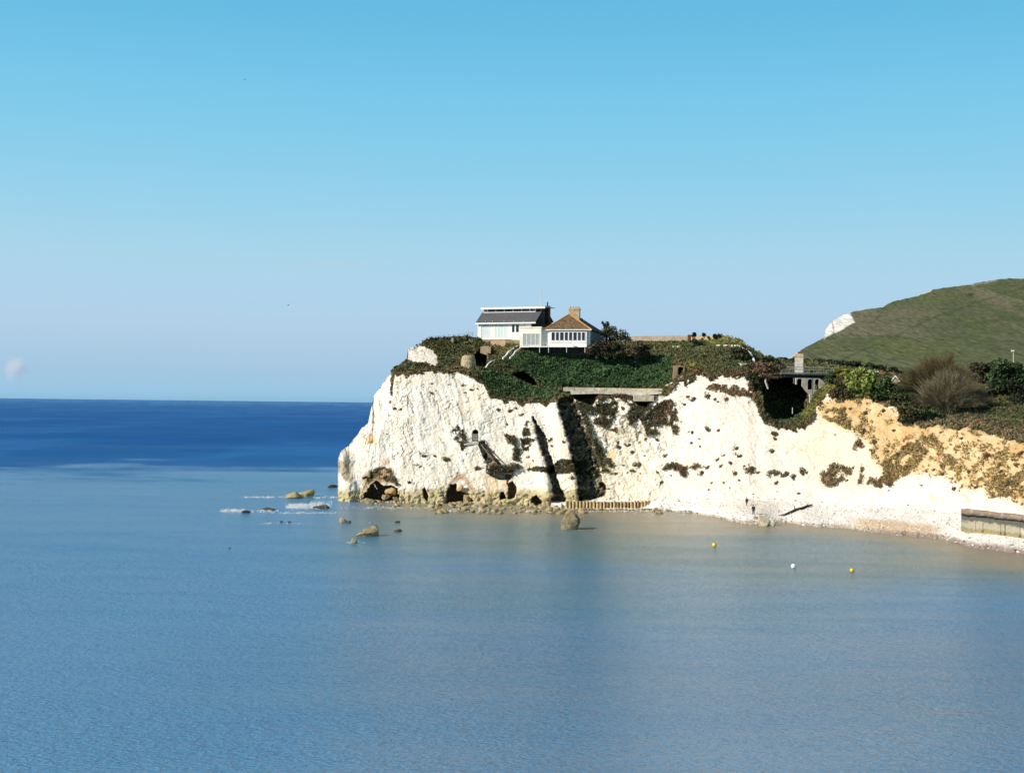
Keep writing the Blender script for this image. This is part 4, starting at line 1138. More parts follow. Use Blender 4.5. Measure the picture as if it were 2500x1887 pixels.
# stone wall on the plateau
sw_ = slab([(*one(c5, 540, 176), one(c5, 540, 205)[1], 319), (*one(c5, 830, 172), one(c5, 830, 222)[1], 318), (*one(c5, 1280, 168), one(c5, 1280, 228)[1], 317)], .8, 'plateau_wall', M['pink'], None, Vector((0, 0, 0)))
tag(sw_, 'long pinkish stone wall along the plateau crest right of the bungalow', 'wall')
sw_ = slab([(*one(c5, 1306, 170), one(c5, 1306, 215)[1], 314), (*one(c5, 1420, 168), one(c5, 1420, 212)[1], 312), (*one(c5, 1540, 166), one(c5, 1540, 212)[1], 310)], .8, 'plateau_wall', M['tanbrick'], None, Vector((0, 0, 0)))
tag(sw_, 'shorter tan wall right of the dark stub on the plateau crest', 'wall')
sb = slab([(*one(c5, 1278, 158), one(c5, 1278, 215)[1], 312), (*one(c5, 1306, 160), one(c5, 1306, 215)[1], 312)], 1.2, 'brick_stub', M['rust'], None, Vector((0, 0, 0)))
tag(sb, 'dark brown brick stub between the two plateau walls', 'ruin')
mm_ = strip([S(*one(c2, x, y), .6) for x, y in ((1085, 620), (1110, 580), (1150, 545), (1195, 530))], .3, .3, 'turf_kerb', M['white'])
tag(mm_, 'bright pale kerb edging the turf right of the stone turret', 'kerb')

# ---------------------------------------------------------------- footbridge
PL = W(*one(b2, 680, 440), 262.5); PR = W(*one(b2, 1640, 460), 269.5)
ang = math.degrees(math.atan2(PR.y - PL.y, PR.x - PL.x))
f = Frame(*one(b2, 680, 440), 262.5, ang); f2 = _F(f)
fb = tag(f.root('footbridge'), 'grey steel footbridge with open railings spanning the dark gully', 'bridge')
LB = (PR - PL).to_2d().length
def bz(x, y): return f2.at(*one(b2, x, y))
x0, za = bz(690, 520); x1, zc = bz(1440, 470)
MB().box(0, LB, 0, 1.6, bz(1000, 462)[1] - .1, bz(1000, 450)[1]).build('deck', M['palewall'], fb)
MB().box(0, LB, .1, .3, bz(1000, 520)[1], bz(1000, 462)[1] - .103).box(0, LB, 1.2, 1.4, bz(1000, 520)[1], bz(1000, 462)[1] - .103).build('girder', M['iron'], fb)
for ys in ((346, 372), (386, 402), (436, 446)):
    a = bz(680, ys[0]); b = bz(1620, ys[1])
    MB().tube([(a[0], 0, a[1]), (b[0], 0, b[1])], .055, 5).tube([(a[0], 1.55, a[1]), (b[0], 1.55, b[1])], .05, 5).build('rail', M['rail'], fb)
for xx in (690, 880, 1030, 1178, 1330, 1480, 1600):
    x, zt_ = bz(xx, 338 + (xx - 690) * .03); zb_ = bz(xx, 455)[1]
    MB().box(x - .07, x + .07, -.05, .05, zb_, zt_).build('post', M['rail'], fb)
for xx, ye in ((880, 605), (1175, 790)):
    x, zt_ = bz(xx, 520); zb_ = bz(xx, ye)[1]
    MB().box(x - .07, x + .07, .15, .3, zb_, zt_).build('support', M['rail'], fb)
# arched wall behind the bridge
gf = Frame(*one(b2, 1200, 700), 273.5, 6); g2 = _F(gf)
gw = tag(gf.root('arched_wall'), 'pale wall with three dark arched openings under the footbridge', 'wall')
def gz(x, y): return g2.at(*one(b2, x, y))
arches = [((920, 1003), (535, 645)), ((1088, 1163), (538, 702)), ((1200, 1266), (538, 704))]
xa, xb_ = gz(905, 600)[0], gz(1355, 600)[0]; zt_ = gz(1100, 500)[1]; zb_ = gz(1100, 800)[1]
AR = [(gz(a[0], 600)[0], gz(a[1], 600)[0], gz(1100, b[0])[1], gz(1100, b[1])[1]) for a, b in arches]
m = MB(); xs_ = list(np.linspace(xa, xb_, 90))
low_ = [(gz(a_, b_)[0], gz(a_, b_)[1]) for a_, b_ in ((905, 620), (1005, 645), (1060, 720), (1115, 780), (1130, 900), (1355, 905))]
for u, w_ in zip(xs_[:-1], xs_[1:]):
    c_ = (u + w_) / 2; hit = None; zb_ = float(np.interp(c_, [q[0] for q in low_], [q[1] for q in low_]))
    for (p0, p1, t_, b_) in AR:
        if p0 < c_ < p1: hit = (p0, p1, t_, b_)
    if hit:
        p0, p1, t_, b_ = hit; r = (p1 - p0) / 2; s_ = (c_ - (p0 + p1) / 2) / r
        top = t_ - r * (1 - math.sqrt(max(0, 1 - s_ * s_)))
        m.box(u, w_, 0, .6, top, zt_)
        if b_ > zb_ + .05: m.box(u, w_, 0, .6, zb_, b_)
    else:
        m.box(u, w_, 0, .6, zb_, zt_)
m.build('masonry', M['palewall'], gw)
x0, x1, za, zc = fr(g2, b2, 1120, 785, 1185, 905, -.6)
MB().box(x0, x1, -.6, 0, za, zc).build('footing', M['palewall'], gw)
# gate pier
pf_ = Frame(*one(b2, 945, 400), 275, -20); p2_ = _F(pf_)
gp = tag(pf_.root('gate_pier'), 'tall grey pier with ochre brick cap rising behind the footbridge rails', 'pier')
x0, x1, za, zc = fr(p2_, b2, 885, 200, 1018, 400, 0)
MB().box(x0, x1, 0, 1.3, za - 1.5, zc).build('shaft', M['palewall'], gp)
MB().box(x0 - .12, x1 + .12, -.12, 1.42, zc, zc + .35).box(x0, x1, 0, 1.3, zc + .35, zc + .75).build('cap', M['tanbrick'], gp)
MB().tube([((x0 + x1) / 2 - .2, .6, zc + .75), ((x0 + x1) / 2 - .2, .6, zc + 1.2)], [.2, .14], 8).build('finial', M['rust'], gp)
wl = strip([W(*one(b2, 440, 560), 262), W(*one(b2, 480, 668), 262.5)], .3, .3, 'leaning_post', M['palewall'])
tag(wl, 'pale leaning post in the dark gully under the left end of the bridge', 'post')
wl = MB().tube([W(*one(b2, 850, 1075), 260.5), W(*one(b2, 852, 980), 260.5)], .07, 6).build('gully_post', M['rail'])
tag(wl, 'thin grey post standing deep in the dark gully', 'post')

# ---------------------------------------------------------------- buildings among the shrubs
hf = Frame(*one(b3, 655, 360), 274, 8); h2 = _F(hf)
ht = tag(hf.root('garden_hut'), 'low hut with white flat roof and orange end above the bright green bush', 'hut')
x0, x1, za, zc = fr(h2, b3, 535, 290, 640, 345); 
MB().box(x0, x1 + 1.2, .1, 3, za - 2, zc - .3).build('wall', M['palewall'], ht)
MB().box(x0 - .2, x1, -.15, 3.2, zc - .3, zc).build('roof', M['paint'], ht)
a0, a1, zza, zzc = fr(h2, b3, 640, 294, 690, 325)
MB().prism_y([(a0 + .003, zza), (a1, zza), (a1, zza + .15), (a0 + .4, zzc), (a0 + .003, zzc)], -.1, 3).build('end_panel', M['orange'], ht)
cf = Frame(*one(b3, 825, 400), 266, -12); k2 = _F(cf)
ct = tag(cf.root('gabled_cottage'), 'small cottage with bright white bargeboards and dark roof among the shrubs', 'house')
xg, zg = k2.at(*one(b3, 822, 335)); xa, za = k2.at(*one(b3, 780, 392)); xb_, zb_ = k2.at(*one(b3, 868, 397))
MB().prism_y([(xa, za - 2.2), (xb_, za - 2.2), (xb_, za), (xg, zg - .25), (xa, za)], .1, 6).build('wall', M['tanbrick'], ct)
m = MB()
m.prism_y([(xg, zg), (xb_ + .15, za - .08), (xb_ + .0, za - .32), (xg, zg - .34)], -.05, .09)
m.prism_y([(xg - .002, zg), (xa - .15, za - .08), (xa, za - .32), (xg - .002, zg - .34)], -.05, .09)
m.build('bargeboard', M['paint'], ct)
MB().prism_y([(xg, zg + .05), (xb_ + .3, za - .02), (xb_ + .3, za - .14), (xg, zg - .08), (xa - .3, za - .14), (xa - .3, za - .02)], .1, 6.2).build('roof', M['slate'], ct)
# street lamp
lb = W(*one(b3, 2097, 205), 300); lt = W(*one(b3, 2093, 85), 300)
la = tag(empty('street_lamp', lb), 'slim street lamp with pale head at the foot of the grassy down', 'street lamp')
hh = lt.z - lb.z
MB().tube([(0, 0, -2), (0, 0, hh)], [.10, .07], 6).build('pole', M['rail'], la)
MB().tube([(0, 0, hh), (-.15, 0, hh + .12), (-.35, 0, hh + .14)], .06, 5).build('arm', M['rail'], la)
MB().box(-.5, .15, -.16, .16, hh + .08, hh + .42).build('lamp_head', M['paint'], la)

# ---------------------------------------------------------------- structures on the chalk face
lg = tag(empty('door_ledge', S(*one(c4, 455, 630))), 'pale stone ledge below the arched doorway in the chalk face', 'ledge')
d_ = float(TD(*one(c4, 400, 625)))
q4 = lambda x, yt, yb, d: (*one(c4, x, yt), one(c4, x, yb)[1], d)
slab([q4(365, 622, 640, d_ - .6), q4(420, 604, 634, d_ - .7), q4(545, 598, 622, d_ - .6)], 4.0, 'ledge_slab', M['palewall'], lg, lg.location)
ig = tag(empty('iron_gate', W(*one(c4, 508, 590), d_ + .2)), 'small barred iron gate closing the arched doorway in the chalk', 'gate')
m = MB()
for x in (480, 490, 500, 510, 520, 530):
    m.tube([W(*one(c4, x, 590), d_ + .4) - ig.location, W(*one(c4, x, 500), d_ + .4) - ig.location], .03, 5)
m.build('bars', M['rail'], ig)
m = MB()
for y in (504, 528, 560):
    m.tube([W(*one(c4, 475, y), d_ + .35) - ig.location, W(*one(c4, 540, y), d_ + .35) - ig.location], .035, 5)
m.build('crossbar', M['rail'], ig)
sg = tag(empty('cliff_stair', S(*one(c4, 700, 780))), 'steep broken timber stair running down the chalk below the arched doorway', 'stairs')
for k, (A, B_) in enumerate((((560, 610), (812, 930)), ((590, 602), (850, 915)))):
    da, db = float(TD(*one(c4, *A))), float(TD(*one(c4, *B_)))
    dm = min(float(TD(*one(c4, A[0] + (B_[0] - A[0]) * t, A[1] + (B_[1] - A[1]) * t))) - (da + (db - da) * t) for t in np.linspace(0, 1, 9))
    m = MB(); pts = [W(*one(c4, A[0] + (B_[0] - A[0]) * t, A[1] + (B_[1] - A[1]) * t), da + (db - da) * t - 1.0 + min(dm, 0)) - sg.location for t in (0, .5, 1)]
    m.tube(pts, .17 if k == 0 else .12, 4).build('stringer', M['wood' if k == 0 else 'iron'], sg)
for t in np.linspace(.04, .96, 12):
    A = one(c4, 560 + 252 * t, 610 + 320 * t); B_ = one(c4, 590 + 260 * t, 602 + 313 * t)
    d2 = float(TD(*one(c4, 560, 610))) * (1 - t) + float(TD(*one(c4, 812, 930))) * t - 1.0
    MB().tube([W(*A, d2) - sg.location, W(*B_, d2) - sg.location], .06, 4).build('tread', M['iron'], sg)
tp = tag(empty('timber_platform', S(*one(d3, 600, 960))), 'sagging timber platform overgrown with weeds below the broken stair', 'platform')
dp = float(TD(*one(d3, 600, 920))) - 1.3
qd = lambda x, yt, yb, d: (*one(d3, x, yt), one(d3, x, yb)[1], d)
slab([qd(315, 930, 950, dp), qd(480, 938, 962, dp - .2), qd(700, 950, 985, dp - .3), qd(850, 962, 985, dp)], 3.2, 'decking', M['wood'], tp, tp.location)
slab([qd(690, 985, 1085, dp + .3), qd(800, 985, 1100, dp + .3)], .6, 'bracket', M['iron'], tp, tp.location)
m = MB().tube([W(*one(d3, 800, 1000), dp + .4) - tp.location, W(*one(d3, 905, 1190), dp + .8) - tp.location], .12, 5)
m.build('brace', M['iron'], tp)
rp = MB().tube([W(*one(d3, 735, 1090), dp - .1), W(*one(d3, 738, 1300), dp - .2), W(*one(d3, 740, 1500), dp - .4)], .22, 7).build('rusty_post', M['rust'])
tag(rp, 'thick rusty red post holding up the overgrown timber platform', 'post')
# ---------------------------------------------------------------- pile wall at the cliff foot
pw_ = tag(empty('timber_pile_wall', W(1490, 1240, Dz(np.array([1490.]), np.array([1241.]), .2)[0])), 'row of stubby ochre timber piles holding back chalk rubble at the cliff foot', 'breakwater')
XS = np.linspace(1383, 1600, 27)
last = []
for i, x in enumerate(XS):
    u = i / 26
    yb_, yt_ = 1238.5 + 1.0 * u, 1222.5 + .8 * u
    d0 = Dz(np.array([x]), np.array([yb_ + 2.5]), 0.0)[0] + .3
    a = W(x, yb_, d0); hgt = (yb_ - yt_) * d0 / F * random.uniform(.86, 1.08)
    b0 = a - pw_.location
    q = MB().tube([b0 - Vector((0, 0, .6)), b0 + Vector((random.uniform(-.04, .04), .05, hgt * .9)), b0 + Vector((random.uniform(-.05, .05), .06, hgt))], [.27, .25, .2], 8)
    q.build('pile', M['pile'] if i % 3 or u < .4 else M['pilerust'], pw_)
    last.append(b0 + Vector((0, .38, 0)))
m = MB(); n = len(last)
for a, b in zip(last[:-1], last[1:]):
    m.add([a - Vector((0, 0, .6)), b - Vector((0, 0, .6)), b + Vector((0, 0, 1.15)), a + Vector((0, 0, 1.15)), a + Vector((0, .2, -.6)), b + Vector((0, .2, -.6)), b + Vector((0, .2, 1.15)), a + Vector((0, .2, 1.15))],
          [(0, 1, 2, 3), (3, 2, 6, 7), (7, 6, 5, 4), (0, 3, 7, 4), (1, 5, 6, 2)])
m.build('sheeting', M['concdark'], pw_)

# ---------------------------------------------------------------- sea wall on the right
sx = np.arange(2360, 2700, 1.2)
wt = np.interp(sx, [p[0] for p in w3([(560, 600), (640, 585), (1030, 620), (1400, 680), (1860, 720), (3600, 860)])], [p[1] for p in w3([(560, 600), (640, 585), (1030, 620), (1400, 680), (1860, 720), (3600, 860)])])
wb_ = np.interp(sx, [p[0] for p in w3([(585, 1115), (1000, 1140), (1400, 1180), (1860, 1250), (3600, 1420)])], [p[1] for p in w3([(585, 1115), (1000, 1140), (1400, 1180), (1860, 1250), (3600, 1420)])])
wt += .8 * vnoise(np.stack([sx / 3, sx * 0, sx * 0], 1), 14) + 1.0 * vnoise(np.stack([sx / 9, sx * 0, sx * 0], 1), 15)
wD_ = np.array([beach_at(x, y) for x, y in zip(sx, wb_)]) - .1
wD_ = np.convolve(np.pad(wD_, 15, 'edge'), np.ones(31) / 31, 'valid')
NV = 50; vv_ = np.linspace(-.12, 1, NV)[:, None]
YY = wb_ + (wt - wb_) * vv_; XX = np.repeat(sx[None], NV, 0)
vq = np.repeat(vv_, len(sx), 1)
DD_ = wD_ + .35 * vq - .45 * sstep(.70, .74, vq) * sstep(1.01, .97, vq) + .35 * sstep(.80, .86, vq)
WP = Wn(XX, YY, DD_)
wn = fbm(WP * 1.5, 4, 121, .6); wn2 = fbm(WP * .5, 3, 122)
WC = np.broadcast_to(np.array([.34, .31, .235]), XX.shape + (3,)).copy()
WC = lerp(WC, [.44, .41, .33], sstep(0, .4, wn2))
WC = lerp(WC, [.10, .10, .085], sstep(.40, .54, vq + .14 * wn + .08 * wn2) * sstep(.9, .8, vq + .1 * wn))
WC = lerp(WC, [.022, .024, .022], sstep(.665, .70, vq + .04 * wn) * sstep(.775, .745, vq + .04 * wn))
WC = lerp(WC, [.24, .17, .13], sstep(.78, .86, vq + .06 * wn))
WC = lerp(WC, [.36, .29, .22], sstep(.82, .9, vq) * sstep(.1, .4, wn))
WC = lerp(WC, [.22, .19, .09], sstep(.24, .12, vq + .12 * wn) * .85)
WC = lerp(WC, [.34, .25, .13], sstep(.12, .02, vq + .06 * wn) * .7)
for x, wd_, to in ((925, .9, .05), (1330, .7, .0), (1425, 1.5, .0), (1765, 1.0, .0), (760, .4, .12), (2200, 1.2, .0), (2700, 1.0, .0)):
    X0 = 2300 + x * 200 / 1856
    WC = lerp(WC, [.085, .075, .05], sstep(wd_ + .5, wd_ * .4, np.abs(XX - X0 + .8 * wn) - 2.2 * sstep(.2, .05, vq)) * sstep(.62, .5, vq) * sstep(to - .05, to + .05, vq) * .9)
rows_ = [WP]; cc_ = [WC]
for bk in (.5, 1.2, 2.5):
    p = WP[-1].copy(); p[:, 1] += bk; p[:, 2] -= .04 * bk; rows_.append(p[None]); cc_.append(WC[-1:])
p = WP[-1].copy(); p[:, 1] += 2.5; p[:, 2] -= 5; rows_.append(p[None]); cc_.append(WC[-1:])
wp_ = np.concatenate(rows_, 0); wc_ = np.concatenate(cc_, 0)
nr, nc = wp_.shape[:2]; idx = np.arange(nr * nc).reshape(nr, nc)
FC = np.stack([idx[:-1, :-1], idx[:-1, 1:], idx[1:, 1:], idx[1:, :-1]], -1).reshape(-1, 4)
VV = wp_.reshape(-1, 3); 
# left end face
i0 = len(VV); endv = []
for r in range(NV):
    q = WP[r, 0].copy(); q[1] += 2.5; endv.append(q)
VV = np.concatenate([VV, np.array(endv)]); CCc = np.concatenate([wc_.reshape(-1, 3), WC[:, 0] * .9])
ef = np.array([[idx[r, 0], idx[r + 1, 0], i0 + r + 1, i0 + r] for r in range(NV - 1)])
so_ = mesh_np('sea_wall', VV, np.concatenate([FC, ef]), M['wallv'], None, CCc)
tag(so_, 'stained concrete sea wall with dark weed band and rubble top at the beach end', 'wall')
# ================================================================== vegetation
def rand_quads(P, size, nrm=None, up=.0, aspect=.6, seed=0):
    """one small leaf-spray face per point, facing about nrm"""
    g = np.random.default_rng(seed); n = len(P)
    d = g.normal(size=(n, 3))
    if nrm is not None: d = d * .75 + nrm * 1.0
    d /= np.linalg.norm(d, axis=1, keepdims=True) + 1e-9
    r = g.normal(size=(n, 3)); r[:, 2] += up
    a = np.cross(d, r); a /= np.linalg.norm(a, axis=1, keepdims=True) + 1e-9
    b = np.cross(a, d)
    s = np.asarray(size)[:, None] if np.ndim(size) else size
    a = a * s * aspect; b = b * s
    V = np.stack([P - b, P + a * .9 - b * .1, P + b, P - a * .9 + b * .15], 1).reshape(-1, 3)
    return V, np.arange(4 * n).reshape(n, 4)


def mixcols(n, cols, wts, g, var=.3):
    cols = np.asarray(cols, float); k = g.choice(len(cols), n, p=np.asarray(wts) / np.sum(wts))
    return cols[k] * g.uniform(1 - var, 1 + var, (n, 1))


# ---- cover on the headland turf and banks
g = np.random.default_rng(5)
N_T = 420000
tx = g.uniform(945, 2530, N_T); ty = g.uniform(815, 1080, N_T)
ci = np.clip(np.round(np.interp(tx, gx, np.arange(NC))).astype(int), 0, NC - 1)
vv = (Bc[ci] - ty) / (Bc[ci] - Tc[ci]); ok = (vv > 0) & (vv < .999)
ri = np.clip(np.round(vv * (NR - 1)).astype(int), 0, NR - 1)
ok &= g.uniform(size=N_T) < leafmask[ri, ci] * np.where(gmask[ri, ci] > .3, .25, 1) * np.where(bank[ri, ci] > .5, .8, .5)
tx, ty, ci, ri = tx[ok], ty[ok], ci[ok], ri[ok]
tp_ = Wn(tx, ty, TD(tx, ty))
n1t = fbm(tp_ * .35, 3, 131); n2t = fbm(tp_ * .12, 3, 132)
bk = bank[ri, ci]; gr = grassR[ri, ci] + slopeR[ri, ci]; rt = sstep(2080, 2200, tx)
n = len(tp_)
cA = mixcols(n, [(.11, .105, .042), (.075, .088, .034), (.15, .105, .05), (.050, .062, .026)], [3, 4, 1.6, 3], g)
cB = mixcols(n, [(.036, .076, .028), (.052, .106, .036), (.075, .13, .046), (.026, .052, .022)], [5, 4, 1.2, 3], g)
cG = mixcols(n, [(.14, .15, .035), (.19, .16, .05), (.10, .13, .03)], [3, 2, 2], g)
ye = sstep(20, 5, np.hypot(tx - 1685, (ty - 893) * 1.3)) * (g.uniform(size=n) < .35)
col = cA + (cB - cA) * np.clip(bk * 1.1 + .85 * bank2[ri, ci] + .55 * sstep(.05, .3, n2t) * (1 - rt * .2), 0, 1)[:, None]
col = col + (cG - col) * np.clip(gr, 0, 1)[:, None]
col = col + (np.array([.30, .24, .02]) - col) * ye[:, None]
rim = sstep(14 + 20 * rt, 3, np.abs(Vj[ci] - 10 * rt - ty)) * (g.uniform(size=n) < .55)
col = col + (np.array([.17, .085, .045]) * (1 - rt[:, None]) + np.array([.26, .17, .11]) * rt[:, None] - col) * rim[:, None] * .8
col *= (1.12 + .45 * n1t)[:, None] * g.uniform(.78, 1.28, (n, 1))
tuft = np.maximum(0, n1t) * 1.0 + np.maximum(0, fbm(tp_ * .9, 2, 133)) * .8
tp_[:, 1] -= .15 + tuft * .5; tp_[:, 2] += .12 + tuft * .5
nr_ = np.tile(np.array([[-.35, -.7, .6]]), (n, 1))
sz = g.uniform(.24, .6, n) * np.where(bk > .5, 1.0, .95)
V, Fq = rand_quads(tp_, sz, nr_, .3, .5, 7)
o = mesh_np('ground_cover', V, Fq, M['leaf'], None, np.repeat(col.clip(0, 1), 4, 0))
tag(o, 'dense dark green ivy and brownish scrub over the headland turf and banks', 'ground cover', None, 'stuff')

# ---- dry scrub on the ochre beds and in the cleft sides
N_S = 200000
tx = g.uniform(960, 2530, N_S); ty = g.uniform(900, 1235, N_S)
ci = np.clip(np.round(np.interp(tx, gx, np.arange(NC))).astype(int), 0, NC - 1)
vv = (Bc[ci] - ty) / (Bc[ci] - Tc[ci]); ok = (vv > 0) & (vv < .999)
ri = np.clip(np.round(vv * (NR - 1)).astype(int), 0, NR - 1)
ok &= g.uniform(size=N_S) < np.clip(patch * .75 + scr * (1 - veg) * .35, 0, 1)[ri, ci]
tx, ty, ci, ri = tx[ok], ty[ok], ci[ok], ri[ok]
tp_ = Wn(tx, ty, TD(tx, ty)); n = len(tp_)
cA = mixcols(n, [(.065, .060, .026), (.10, .07, .035), (.040, .045, .020)], [3, 2, 3], g)
cO = mixcols(n, [(.36, .25, .11), (.25, .18, .075), (.18, .155, .07)], [3, 3, 2], g)
cT = mixcols(n, [(.22, .15, .075), (.16, .115, .06), (.12, .10, .05)], [3, 3, 2], g)
cA = cA + (cT - cA) * sstep(1660, 1760, tx)[:, None]
col = cA + (cO - cA) * om[ri, ci][:, None]
rd = (fbm(tp_ * .3, 2, 141) > .15) * (tx > 1600) * (g.uniform(size=n) < .6) * (1 - om[ri, ci])
col = col + (np.array([.15, .055, .035]) - col) * rd[:, None] * .8
tp_[:, 1] -= g.uniform(.0, .5, n); tp_[:, 2] += g.uniform(-.1, .3, n)
V, Fq = rand_quads(tp_, g.uniform(.16, .36, n), np.tile(np.array([[-.4, -.8, .4]]), (n, 1)), .5, .45, 9)
o = mesh_np('dry_scrub', V, Fq, M['leaf'], None, np.repeat(col.clip(0, 1), 4, 0))
tag(o, 'brown and dark dry scrub rooted in the cliff ledges and ochre beds', 'scrub', None, 'stuff')

# ---- single plants on the bare chalk
plant_meshes = []
for k in range(6):
    gg = np.random.default_rng(200 + k); n = 170
    u = gg.normal(size=(n, 3)); u /= np.linalg.norm(u, axis=1, keepdims=True)
    P = u * gg.uniform(.3, 1, (n, 1)) * np.array([1, .45, .8]); P[:, 0] += .8 * P[:, 2] * gg.uniform(-1, 1); P = P[vnoise(P * 1.9, 230 + k) > -.12]; n = len(P)
    P *= (1 + .35 * vnoise(P * 2.2, 210 + k))[:, None]
    V, Fq = rand_quads(P, gg.uniform(.16, .34, n), np.tile(np.array([[-.3, -.8, .4]]), (n, 1)), .3, .5, 220 + k)
    red = k in (1, 4)
    c = mixcols(n, [(.24, .10, .06), (.17, .085, .045)] if red else [(.14, .10, .055), (.085, .075, .035), (.18, .13, .07)], [1, 1] if red else [2, 2, 1], gg)
    ob = mesh_np('cliff_plant', V, Fq, M['leaf'], None, np.repeat(c, 4, 0))
    plant_meshes.append(ob.data); bpy.data.objects.remove(ob)
PLS = []
for c, lst in (
    (c3, [(895, 105, 20, 0), (1175, 170, 14, 1), (1180, 280, 26, 1), (1225, 250, 10, 0), (755, 455, 30, 0), (825, 460, 20, 2), (650, 465, 13, 1), (540, 720, 9, 0), (500, 830, 16, 1), (1100, 990, 44, 0), (1215, 990, 16, 1), (1345, 1030, 34, 0), (1015, 1090, 24, 0), (1045, 1110, 15, 1), (1700, 1130, 34, 0), (755, 1020, 14, 0), (930, 1290, 30, 1), (670, 740, 9, 0), (1375, 180, 12, 0), (1540, 190, 20, 0), (1630, 240, 18, 1), (1700, 230, 14, 4), (1550, 270, 14, 0), (1410, 355, 8, 0), (600, 220, 8, 0)]),
    (c4, [(895, 385, 24, 0), (1075, 260, 32, 0), (940, 215, 34, 1), (790, 210, 30, 0), (1010, 190, 20, 4), (1430, 565, 34, 0), (1590, 600, 28, 0), (1660, 660, 20, 0), (1450, 650, 20, 0), (1220, 580, 26, 4), (150, 820, 30, 0), (1690, 1040, 26, 0), (1160, 780, 22, 0), (2150, 1170, 24, 1), (1215, 830, 18, 0), (650, 215, 10, 0), (1330, 290, 10, 4), (1350, 390, 12, 0)]),
    (c5, [(1270, 800, 24, 4), (1330, 830, 34, 0), (1480, 800, 40, 0), (1550, 830, 24, 1), (1590, 855, 16, 4), (1665, 830, 28, 1), (1485, 1145, 36, 0), (1590, 1150, 26, 1), (1280, 1165, 16, 0), (1320, 1180, 14, 0), (1310, 1280, 24, 4), (1400, 1320, 14, 1), (1775, 1335, 22, 1), (1240, 880, 20, 0), (765, 1170, 15, 4), (840, 1240, 15, 0), (660, 1300, 30, 1), (600, 930, 22, 0), (540, 1280, 26, 0), (1200, 1060, 12, 0), (500, 1150, 26, 0), (560, 1330, 22, 0), (1800, 600, 26, 0), (2180, 1190, 34, 0), (1900, 860, 12, 0), (2110, 670, 8, 0), (430, 1090, 18, 0), (1160, 1190, 20, 0), (955, 1250, 26, 0)]),
    (c6, [(600, 380, 32, 1), (640, 460, 26, 1), (690, 600, 40, 0), (635, 660, 20, 0), (580, 680, 16, 4), (720, 690, 14, 0), (1000, 500, 34, 0), (940, 790, 28, 0), (910, 680, 22, 0), (1370, 395, 14, 1), (1625, 490, 20, 1), (1555, 540, 36, 1), (1700, 580, 30, 1), (1800, 500, 34, 1), (1450, 620, 36, 1), (1745, 690, 30, 0), (1910, 660, 60, 0), (1990, 680, 26, 1), (1385, 690, 30, 0), (1490, 790, 20, 4), (1785, 755, 14, 1), (1760, 420, 22, 1), (1620, 790, 10, 0), (2150, 460, 30, 0), (2180, 690, 50, 0), (2190, 790, 24, 1), (2170, 270, 34, 0), (1050, 710, 12, 0), (460, 690, 30, 4), (490, 410, 30, 0), (460, 220, 26, 0), (540, 600, 24, 0), (1590, 610, 22, 1), (1280, 240, 18, 0), (1360, 315, 12, 0), (765, 495, 14, 4), (390, 530, 18, 0), (1540, 870, 12, 1), (1940, 910, 10, 4)]),
    (b4, [(600, 360, 34, 0), (780, 600, 30, 0), (750, 870, 15, 1), (1105, 815, 15, 0), (1465, 860, 26, 4), (590, 460, 40, 0), (870, 490, 40, 0), (740, 450, 22, 0), (1610, 470, 30, 0), (1830, 500, 44, 1), (1620, 680, 28, 0), (1960, 670, 40, 0), (1960, 590, 20, 0), (1330, 620, 30, 0), (1240, 650, 26, 0), (1340, 700, 26, 4), (970, 650, 24, 0), (2070, 800, 40, 0), (1540, 310, 20, 0), (2160, 490, 50, 0), (170, 270, 14, 0), (300, 760, 30, 0), (960, 1030, 10, 0), (1700, 830, 40, 0), (2140, 600, 30, 0)]),
    (b3, [(145, 710, 16, 0), (160, 740, 16, 0), (90, 635, 10, 0), (510, 745, 34, 0), (480, 950, 40, 0), (700, 720, 24, 0), (440, 1080, 40, 0), (810, 930, 26, 4), (600, 1060, 30, 0), (470, 810, 18, 0), (340, 700, 20, 0)]),
    (b5, [(860, 130, 22, 1), (1110, 240, 18, 1), (460, 100, 16, 1), (295, 120, 10, 0), (360, 180, 12, 0), (130, 200, 14, 4), (820, 10, 44, 0), (960, 30, 60, 0), (1050, 70, 50, 0), (1160, 20, 50, 0)]),
    (b1, [(290, 1260, 26, 0), (290, 1300, 16, 0), (455, 1245, 14, 0)]),
):
    sc_ = {id(c3): .2155, id(c4): .1989, id(c5): .2351, id(c6): .226, id(b4): .226, id(b3): .226, id(b5): .226, id(b1): .3164}[id(c)]
    for x, y, r, k in lst:
        PLS.append((*one(c, x, y), r * sc_, k))
k0 = {}
for px_, py_, rp_, k in PLS:
    kk = {0: random.choice((0, 2, 3, 5)), 1: random.choice((1, 4, 0)), 4: random.choice((1, 4)), 2: 2}[k]
    d = float(TD(px_, py_))
    o = bpy.data.objects.new('cliff_plant', plant_meshes[kk]); COL.objects.link(o)
    o.location = W(px_, py_, d - .12); r = rp_ * d / F * random.uniform(1.0, 1.45)
    o.scale = (r * random.uniform(.8, 1.15), r * .6, r * random.uniform(.7, 1.1)); o.rotation_euler = (0, random.uniform(-.7, .7), 0)
    red = kk in (1, 4)
    tag(o, 'small reddish brown plant clinging to the bare chalk face' if red else 'small dark brown tuft of weed clinging to the bare cliff face', 'plant',
        'reddish plants on the chalk face' if red else 'dark weed tufts on the cliff face')


